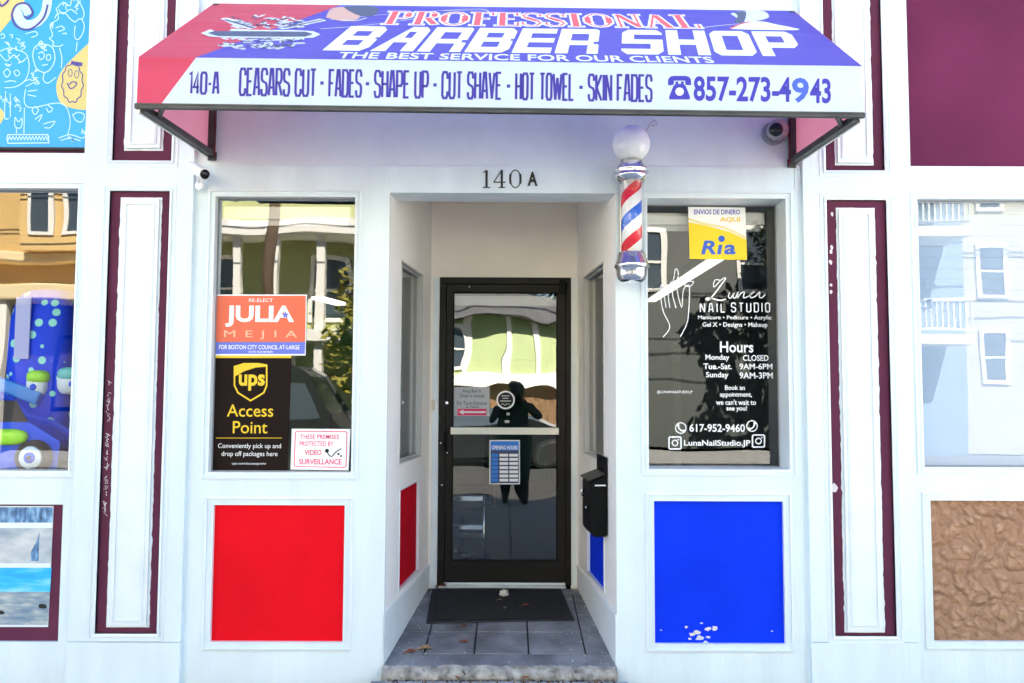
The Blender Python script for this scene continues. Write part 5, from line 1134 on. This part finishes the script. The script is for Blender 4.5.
def barber_chair(x, y, z0, rot, label):
    r = empty('barber_chair', (x, y, z0), label, 'barber chair'); LE = mat('black_leather', (.015, .015, .016), .4)
    def p(b): return b
    mb = MB(); mb.lathe((x, y, z0), [(.33, 0), (.33, .03), (.12, .06), (.07, .08), (.07, .4)], 28); mb.build('pedestal', CHROME, r)
    mb = MB(); mb.box(x-.28, x+.28, y-.28, y+.28, z0+.45, z0+.6); mb.build('seat', LE, r, bevel=.04)
    mb = MB(); mb.obox((x-.27, y+.24, z0+.6), (.54, 0, 0), (0, .1, 0), (0, .16, .62)); mb.build('backrest', LE, r, bevel=.04)
    for s in (-1, 1):
        mb = MB(); mb.box(x+s*.34-.05, x+s*.34+.05, y-.26, y+.26, z0+.76, z0+.82); mb.tube([(x+s*.34, y-.2, z0+.76), (x+s*.34, y-.2, z0+.5), (x+s*.28, y-.1, z0+.5)], .02, 8); mb.build('armrest', LE, r, bevel=.01)
    mb = MB(); mb.tube([(x+.26, y-.26, z0+.66), (x+.26, y-.48, z0+.62), (x+.26, y-.5, z0+.1), (x-.26, y-.5, z0+.1), (x-.26, y-.42, z0+.42), (x-.26, y-.26, z0+.5)], .014, 10)
    for a in (.28, .35, .58): mb.box(x-.25, x+.25, y-.53, y-.49, z0+a, z0+a+.035)
    mb.build('footrest', CHROME, r)
# placed by the door, on the shop floor
barber_chair(-.47, 2.45, .2, 0, 'black barber chair with chrome footrest just inside the door')
barber_chair(-1.9, 4.6, .2, 0, 'black barber chair further back in the shop behind the left window')
mb = MB(); mb.box(-3.94, -3.9, 2.5, 6.5, 1.1, 2.3); tag(mb.build('wall_mirror', CHROME), 'long wall mirror on the green wall inside the barber shop', 'mirror')
tb = empty('manicure_table', (1.5, 2.3, .2), 'wooden manicure table standing behind the right window', 'table'); WOOD = mat('table_wood', (.25, .12, .05), .5, var=.4, vscale=8, stretch=(1, 6, 6))
mb = MB(); mb.box(.85, 1.95, 1.7, 2.5, .93, .97); mb.build('table_top', WOOD, tb, bevel=.006)
for (x, y) in ((.9, 1.75), (1.9, 1.75), (.9, 2.45), (1.9, 2.45)): mb = MB(); mb.box(x-.025, x+.025, y-.025, y+.025, .2, .93); mb.build('leg', WOOD, tb)
mb = MB(); mb.box(2.05, 2.15, 5.5, 5.6, .2, 2.4); tag(mb.build('room_divider', mat('divider_grey', (.22, .22, .18), .6)), 'narrow pale upright post deep inside the nail studio', 'divider')

# ------------------------------------------------------------------ across the street (seen in the glass)
WINM = mat('house_window_glass', (.06, .08, .1), .08); TRIM = mat('house_trim', (.8, .78, .72), .6)
def house(name, x0, x1, y, h, m, label, wins, depth=9, roof='flat', extra=None):
    b = empty('house', ((x0+x1)/2, y-depth/2, 0), label, 'house'); 
    mb = MB(); mb.box(x0, x1, y-depth, y, 0, h); mb.build('wall', m, b)
    mb = MB()
    if roof == 'flat': mb.box(x0-.3, x1+.3, y-depth-.3, y+.35, h, h+.35); mb.build('roof', TRIM, b, bevel=.05)
    else:
        xm = (x0+x1)/2; rh = roof
        vs = [(x0-.3, y+.4, h-.1), (xm, y+.4, h+rh), (x1+.3, y+.4, h-.1), (x0-.3, y-depth, h-.1), (xm, y-depth, h+rh), (x1+.3, y-depth, h-.1)]
        mb.add(vs, [(0, 1, 4, 3), (1, 2, 5, 4), (0, 2, 1), (3, 4, 5), (0, 3, 5, 2)]); mb.build('roof', mat('grey_shingle', (.14, .14, .15), .8, var=.3, vscale=8), b)
    for (xa, xb, za, zb) in wins:
        w = MB(); w.frame(FP_back(y), -xb, -xa, za, zb, .12, 0, .06); f = w.build('window', TRIM, b)
        g = MB(); g.box(xa, xb, y+.002, y+.02, za, zb); g.build('pane', WINM, f)
        g = MB(); g.box(xa, xb, y+.021, y+.05, (za+zb)/2-.03, (za+zb)/2+.03); g.build('sash', TRIM, f)
    if extra: extra(b)
    return b
def FP_back(y): return Plane((0, y, 0), (-1, 0, 0), (0, 0, 1))
Y = -16.6
def ex_tan(b):
    mb = MB(); mb.box(-17, -9.5, Y, Y+.06, 0, 3.95); mb.build('porch_shade', mat('porch_shade_brown', (.03, .022, .018), .7, var=.4, vscale=2), b)  # dark wall added in place of the shade inside the porch
    mb = MB(); mb.box(-17.2, -9.3, Y, Y+1.3, 3.95, 4.35); mb.box(-17.2, -9.3, Y, Y+.4, 5.0, 5.25); mb.build('porch_roof', mat('cream_trim', (.75, .6, .35), .6), b, bevel=.04)
    for x in (-16, -14.2, -12.9, -10.2): mb = MB(); mb.box(x-.12, x+.12, Y+.95, Y+1.19, 0, 3.95); mb.build('porch_post', TRIM, b)
    mb = MB(); mb.box(-12.75, -9.6, Y, Y+.7, 5.25, 8.6); mb.build('bay', siding('tan_bay_siding', (.62, .42, .16)), b)
    for xa in (-12.4, -11.62, -10.8): w = MB(); w.frame(FP_back(Y+.7), -(xa+.45), -xa, 5.75, 7.0, .09, 0, .05); f = w.build('window', TRIM, b); g = MB(); g.box(xa, xa+.45, Y+.702, Y+.72, 5.75, 7.0); g.build('pane', WINM, f)
house('tan', -17, -9.5, Y, 9, siding('tan_siding', (.55, .36, .13)), 'tan clapboard house with a bay window across the street', [(-15.5, -14.6, 5.4, 7), (-15.5, -14.6, 1.2, 2.9), (-12, -11, 1.2, 2.9)], extra=ex_tan)
def ex_cream(b):
    for x in (-8.3, -7.0, -6.05, -4.9): mb = MB(); mb.box(x-.11, x+.11, Y+.8, Y+1.02, 0, 5.6); mb.build('porch_column', TRIM, b)
    mb = MB(); mb.box(-8.9, -3.7, Y, Y+1.2, 2.9, 3.2); mb.box(-8.9, -3.7, Y, Y+1.3, 5.6, 6.0); mb.build('porch_deck', TRIM, b)
house('cream', -8.9, -3.7, Y, 8.6, siding('pale_green_siding', (.42, .45, .2)), 'pale olive clapboard house with white porch columns across the street', [(-8.2, -7.3, 3.6, 5.1), (-6.8, -5.9, .6, 2.5), (-5.3, -4.4, 3.6, 5.1)], extra=ex_cream)
def ex_green(b):
    for x in (-2.4, -1.2, -.1, .75, 1.5): mb = MB(); mb.box(x-.09, x+.09, Y, Y+.06, 2.1, 3.9); mb.build('trim_board', TRIM, b)
    mb = MB(); mb.box(-3.1, 2.3, Y, Y+.25, 1.75, 2.25); mb.build('trim_band', TRIM, b)
    mb = MB(); mb.box(-3.0, 2.2, Y, Y+.02, .0, 1.75); mb.build('base_wall', mat('brick_base', (.22, .13, .06), .8, var=.5, vscale=12), b)
house('green', -3.1, 2.3, Y, 3.9, siding('green_siding', (.38, .46, .2)), 'low bright green clapboard house with a grey gable roof across the street', [(-2.2, -1.4, 2.5, 3.5)], roof=1.0, depth=8, extra=ex_green)
def ex_blue(b):
    for z in (2.9, 5.6): 
        mb = MB(); mb.box(8.9, 11.6, Y, Y+1.3, z, z+.25); mb.build('balcony_deck', TRIM, b)
        mb = MB(); mb.box(8.9, 11.6, Y+1.2, Y+1.28, z+1.05, z+1.13); mb.box(8.9, 11.6, Y+1.2, Y+1.28, z+.35, z+.41)
        for i in range(19): mb.box(8.95+i*.145, 8.99+i*.145, Y+1.22, Y+1.26, z+.4, z+1.05)
        mb.build('balcony_rail', TRIM, b)
    mb = MB(); mb.box(8.9, 11.7, Y, Y+1.4, 7.6, 8.0); mb.build('balcony_roof', TRIM, b)
house('blue', 8.6, 12.1, Y, 9.5, siding('blue_siding', (.2, .28, .4)), 'blue grey clapboard house with white balconies across the street', [(9.3, 10.2, 3.4, 5.1), (9.3, 10.2, 6.1, 7.4), (9.3, 10.2, .8, 2.5)], extra=ex_blue)
house('yellow', 12.15, 17, Y-.3, 10, siding('straw_siding', (.5, .46, .32)), 'straw coloured clapboard house next to the blue one across the street', [(12.75, 13.35, 4.3, 5.6), (12.75, 13.35, 2.0, 3.3), (12.75, 13.35, 6.7, 8), (14.6, 15.4, 4.3, 5.6), (14.6, 15.4, 2.0, 3.3)])
LEAFT = [mat('leaf_green', (.045, .09, .02), .7, var=.5, vscale=1.2), mat('leaf_yellow', (.22, .2, .02), .7, var=.5, vscale=1.2), mat('leaf_dark', (.02, .045, .02), .7, var=.5, vscale=1.2)]
def tree(x, y, h, cr, m, label, n=2600, seed=1, base=.3):
    random.seed(seed); r = empty('street_tree', (x, y, 0), label, 'tree', 'trees across the street')
    bark = mat('bark', (.09, .07, .05), .9, var=.4, vscale=10)
    mb = MB(); mb.tube([(x, y, -.1), (x+.05, y, h*.25), (x-.06, y+.05, h*.5), (x, y, h*.85)], [h*.03, h*.024, h*.017, h*.006], 9)
    tips = []
    for i in range(11):
        z = h*(base+.05+.5*i/11); a = i*2.4; l = cr*(.55+.4*random.random()); t = V3((x+l*math.cos(a), y+l*math.sin(a), z+l*.6)); mb.tube([(x, y, z), ((x+t.x)/2, (y+t.y)/2, z+l*.35), t], [h*.01, h*.007, h*.003], 6); tips.append(t)
    mb.build('trunk', bark, r)
    mb = MB(); cl = [(t+V3((random.uniform(-.4, .4), random.uniform(-.4, .4), random.uniform(-.2, .5))), cr*random.uniform(.28, .45)) for t in tips for _ in (0, 1)]+[(V3((x, y, h*.93)), cr*.35), (V3((x, y, h*.75)), cr*.5)]
    for i in range(n):
        c, rr = random.choice(cl); d = V3((random.gauss(0, 1), random.gauss(0, 1), random.gauss(0, .8))).normalized()*rr*random.uniform(.4, 1.05)
        p = c+d; s = random.uniform(.07, .16); u = V3((random.gauss(0, 1), random.gauss(0, 1), random.gauss(0, .5))).normalized(); w = u.cross(V3((random.random(), random.random(), 1))).normalized()
        mb.add([p-u*s, p+w*s*.55, p+u*s, p-w*s*.55], [(0, 1, 2, 3)])
    mb.build('crown', m, r)
house('dark', 2.6, 8.4, Y-1.2, 10, siding('dark_green_siding', (.028, .036, .03)), 'very dark green clapboard house added between the green and blue houses for a dark reflection', [(3.4, 4.3, 4.6, 6.2), (6.6, 7.5, 4.6, 6.2)])  # unseen house added to darken the reflection in the right window
tree(7.9, -15.2, 8.5, 1.6, LEAFT[2], 'dark leafy tree beside the blue balcony house', 3000, 2, .3)
tree(-3.2, -13.9, 4.4, 1.1, LEAFT[1], 'small yellowing tree in front of the olive house', 1800, 4, .3)
tree(-1.5, -27, 12, 3.4, LEAFT[0], 'tall green tree behind the low green house', 3600, 5, .15)
tree(2.2, -28, 13, 3.6, LEAFT[2], 'tallest dark tree behind the low green house', 3600, 6, .15)
# utility pole and wires
up_ = empty('utility_pole', (-5.75, -14.2, 0), 'brown timber utility pole with a crossarm on the far sidewalk', 'utility pole'); PW = mat('pole_wood', (.12, .08, .05), .9, var=.3, vscale=6)
mb = MB(); mb.tube([(-5.75, -14.2, 0), (-5.7, -14.2, 9.5)], [.14, .1], 12); mb.build('pole', PW, up_)
mb = MB(); mb.box(-6.8, -4.6, -14.25, -14.1, 8.7, 8.82); mb.build('crossarm', PW, up_)
mb = MB()
for k, (z, dx) in enumerate(((8.85, -.9), (8.85, .8), (7.6, 0), (7.2, 0), (6.6, 0))):
    mb.tube([(-40+i*2.5, -14.2+dx*.05+.02*k, z+dx*0-.004*((i*2.5-34.3) % 34)*(34-((i*2.5-34.3) % 34))*.25) for i in range(33)], .018, 5)
mb.build('wires', INKB, up_)
# parked car on the far side
def car(x, y, label):
    r = empty('parked_car', (x, y, -.135), label, 'car'); z = -.135; PAINT = mat('dark_car_paint', (.02, .022, .025), .2, metal=.3)
    pr = [(-2.2, .3), (2.2, .3), (2.25, .65), (2.1, .85), (1.2, .95), (-1.9, .98), (-2.22, .8)]; k = len(pr)
    mb = MB(); vs = [(x+a, yy, z+b) for yy in (y-.85, y+.85) for a, b in pr]; mb.add(vs, [tuple(range(k)), tuple(range(k, 2*k))[::-1]]+[(i, (i+1) % k, k+(i+1) % k, k+i) for i in range(k)]); mb.build('body', PAINT, r, bevel=.08)
    pr = [(-1.8, .96), (1.15, .96), (.45, 1.42), (-1.15, 1.45)]; k = 4
    mb = MB(); vs = [(x+a, y+s*(.78 if b < 1 else .62), z+b) for s in (-1, 1) for a, b in pr]; mb.add(vs, [tuple(range(k)), tuple(range(k, 2*k))[::-1]]+[(i, (i+1) % k, k+(i+1) % k, k+i) for i in range(k)]); cb = mb.build('cabin', WINM, r, bevel=.05)
    mb = MB(); mb.box(x-1.1, x+.4, y-.58, y+.58, z+1.44, z+1.48); mb.build('roof', PAINT, r, bevel=.02)
    for dx in (-1.35, 1.4):
        for s in (-1, 1):
            mb = MB(); mb.lathe((x+dx, y+s*.8, z+.32), [(.2, -.1), (.32, -.09), (.32, .09), (.2, .1)], 24, axis='y'); w_ = mb.build('wheel', RUBBER, r)
            mb = MB(); mb.lathe((x+dx, y+s*.8, z+.32), [(.2, -.095), (.19, -.11), (.19, .11), (.2, .095)], 16, axis='y'); mb.build('rim', ALU, w_)
    for s in (-1, 1): mb = MB(); mb.box(x+2.16, x+2.26, y+s*.6-.15, y+s*.6+.15, z+.62, z+.76); mb.build('headlight', TW, r, bevel=.03)
car(-.6, -12.5, 'dark parked car at the far curb opposite the doorway')
def van(x, y, label):
    r = empty('added_van', (x, y, -.135), label, 'van'); z = -.135; PAINT = mat('dark_van_paint', (.018, .02, .02), .35)
    pr = [(-2.6, .35), (2.5, .35), (2.6, .9), (2.3, 1.15), (1.7, 2.1), (1.4, 2.25), (-2.5, 2.3), (-2.6, 2.1)]; k = len(pr)
    mb = MB(); vs = [(x+a, yy, z+b) for yy in (y-.95, y+.95) for a, b in pr]; mb.add(vs, [tuple(range(k)), tuple(range(k, 2*k))[::-1]]+[(i, (i+1) % k, k+(i+1) % k, k+i) for i in range(k)]); mb.build('body', PAINT, r, bevel=.08)
    mb = MB(); pl = FP_back(y+.955); mb.poly(pl, [(-(x+2.1), z+1.25), (-(x+1.0), z+1.25), (-(x+1.0), z+1.95), (-(x+1.7), z+1.95)], 0, t=.01); mb.build('side_window', WINM, r)
    mb = MB(); mb.box(x-.9, x-.88, y+.952, y+.958, z+.5, z+2.1); mb.build('door_seam', INKB, r)
    for dx in (-1.6, 1.6):
        for s in (-1, 1):
            mb = MB(); mb.lathe((x+dx, y+s*.88, z+.34), [(.2, -.1), (.34, -.09), (.34, .09), (.2, .1)], 24, axis='y'); w_ = mb.build('wheel', RUBBER, r)
            mb = MB(); mb.lathe((x+dx, y+s*.88, z+.34), [(.2, -.095), (.19, -.11), (.19, .11), (.2, .095)], 16, axis='y'); mb.build('rim', ALU, w_)
van(-5.9, -12.4, 'dark parked van added at the far curb to darken the left window reflection')  # unseen van added to darken the lower reflection in the left window
# photographer, mirrored in the door glass
def person(x, y):
    r = empty('person', (x, y, 0), 'person in dark hooded clothes raising a camera on the sidewalk opposite the doorway', 'person')
    J = {'pel': (0, 0, .95, .16), 'ch': (0, -.03, 1.22, .23), 'sh': (0, -.02, 1.42, .18), 'nk': (0, .0, 1.53, .09), 'hd': (0, .0, 1.62, .12), 'hd2': (0, .0, 1.74, .125), 'hd3': (0, .0, 1.82, .07)}
    E_ = [('pel', 'ch'), ('ch', 'sh'), ('sh', 'nk'), ('nk', 'hd'), ('hd', 'hd2'), ('hd2', 'hd3')]
    for s, n in ((-1, 'l'), (1, 'r')):
        J.update({'s'+n: (s*.24, -.02, 1.42, .095), 'e'+n: (s*.34, .06, 1.22, .08), 'w'+n: (s*.13, .16, 1.5, .045), 'h'+n: (s*.07, .2, 1.55, .04), 'hp'+n: (s*.1, 0, .85, .17), 'k'+n: (s*.11, .0, .45, .17), 'a'+n: (s*.12, -.02, .1, .1), 't'+n: (s*.14, .14, .04, .045)})
        E_ += [('sh', 's'+n), ('s'+n, 'e'+n), ('e'+n, 'w'+n), ('w'+n, 'h'+n), ('pel', 'hp'+n), ('hp'+n, 'k'+n), ('k'+n, 'a'+n), ('a'+n, 't'+n)]
    ks = list(J); me = bpy.data.meshes.new('body'); me.from_pydata([J[k][:3] for k in ks], [(ks.index(a), ks.index(b)) for a, b in E_], []); me.materials.append(mat('dark_clothing', (.025, .027, .035), .85))
    ob = bpy.data.objects.new('body', me); COL.objects.link(ob); ob.parent = r
    sk = ob.modifiers.new('skin', 'SKIN'); 
    for i, k in enumerate(ks): me.skin_vertices[0].data[i].radius = (J[k][3], J[k][3]*.85)
    me.skin_vertices[0].data[0].use_root = True
    sb_ = ob.modifiers.new('sub', 'SUBSURF'); sb_.levels = 1; sb_.render_levels = 2
    # hands: palm and five bent fingers gripping the camera
    SK = mat('skin', (.4, .22, .16), .6)
    for s in (-1, 1):
        mb = MB(); c = V3((x+s*.075, y+.215, 1.56)); mb.tube([c+V3((s*.02, -.05, -.03)), c, c+V3((-s*.005, .03, .02))], [.026, .034, .028], 10)
        for i in range(4):
            o = c+V3((s*.012, .02, -.026+i*.019)); L_ = [.026, .03, .031, .027][i]; mb.tube([o, o+V3((-s*.004, L_, .004)), o+V3((-s*.024, L_*1.5, .006)), o+V3((-s*.042, L_*1.45, .004))], [.009, .0085, .008, .006], 7)
        mb.tube([c+V3((0, -.03, .02)), c+V3((-s*.025, -.02, .04)), c+V3((-s*.045, -.005, .045))], [.01, .009, .007], 7); mb.build('hand', SK, r)
    mb = MB(); mb.box(x-.065, x+.065, y+.2, y+.245, 1.5, 1.6); mb.lathe((x, y+.245, 1.55), [(.034, 0), (.036, .03), (.033, .035)], 20, axis='y'); mb.build('camera', BLACK, r, bevel=.006)
    # face
    mb = MB(); mb.tube([(x, y+.125, 1.7), (x, y+.145, 1.665), (x, y+.125, 1.655)], [.008, .013, .01], 8); mb.build('nose', SK, r)
person(.06, -5.12)

# ------------------------------------------------------------------ light
w = bpy.data.worlds.new('World'); sc.world = w; w.use_nodes = True; nt = w.node_tree
sky = nt.nodes.new('ShaderNodeTexSky'); sky.sky_type = 'NISHITA'; sky.sun_disc = False
EL, AZ = 48, 18      # sun behind the shop: facade in open shade, houses opposite in the sun
sky.sun_elevation = R(EL); sky.sun_rotation = R(AZ); sky.air_density = 1.0; sky.dust_density = .6
bg = nt.nodes['Background']; bg.inputs['Strength'].default_value = .05; nt.links.new(sky.outputs[0], bg.inputs[0])
sd_ = bpy.data.lights.new('sun', 'SUN'); sd_.energy = 5; sd_.angle = R(.5); sd_.color = (1, .93, .82); so = bpy.data.objects.new('sun', sd_); COL.objects.link(so)
d = V3((math.sin(R(AZ))*math.cos(R(EL)), math.cos(R(AZ))*math.cos(R(EL)), math.sin(R(EL)))); so.rotation_euler = d.to_track_quat('Z', 'Y').to_euler(); so.location = (0, 20, 20)
vs_ = sc.view_settings; vs_.view_transform = 'Standard'; vs_.look = 'None'; vs_.exposure = 3.85; vs_.gamma = 1; vs_.use_curve_mapping = False
sc.cycles.max_bounces = 12; sc.cycles.diffuse_bounces = 8; sc.cycles.transparent_max_bounces = 16; sc.cycles.use_denoising = True
sc.cycles.caustics_reflective = False; sc.cycles.caustics_refractive = False
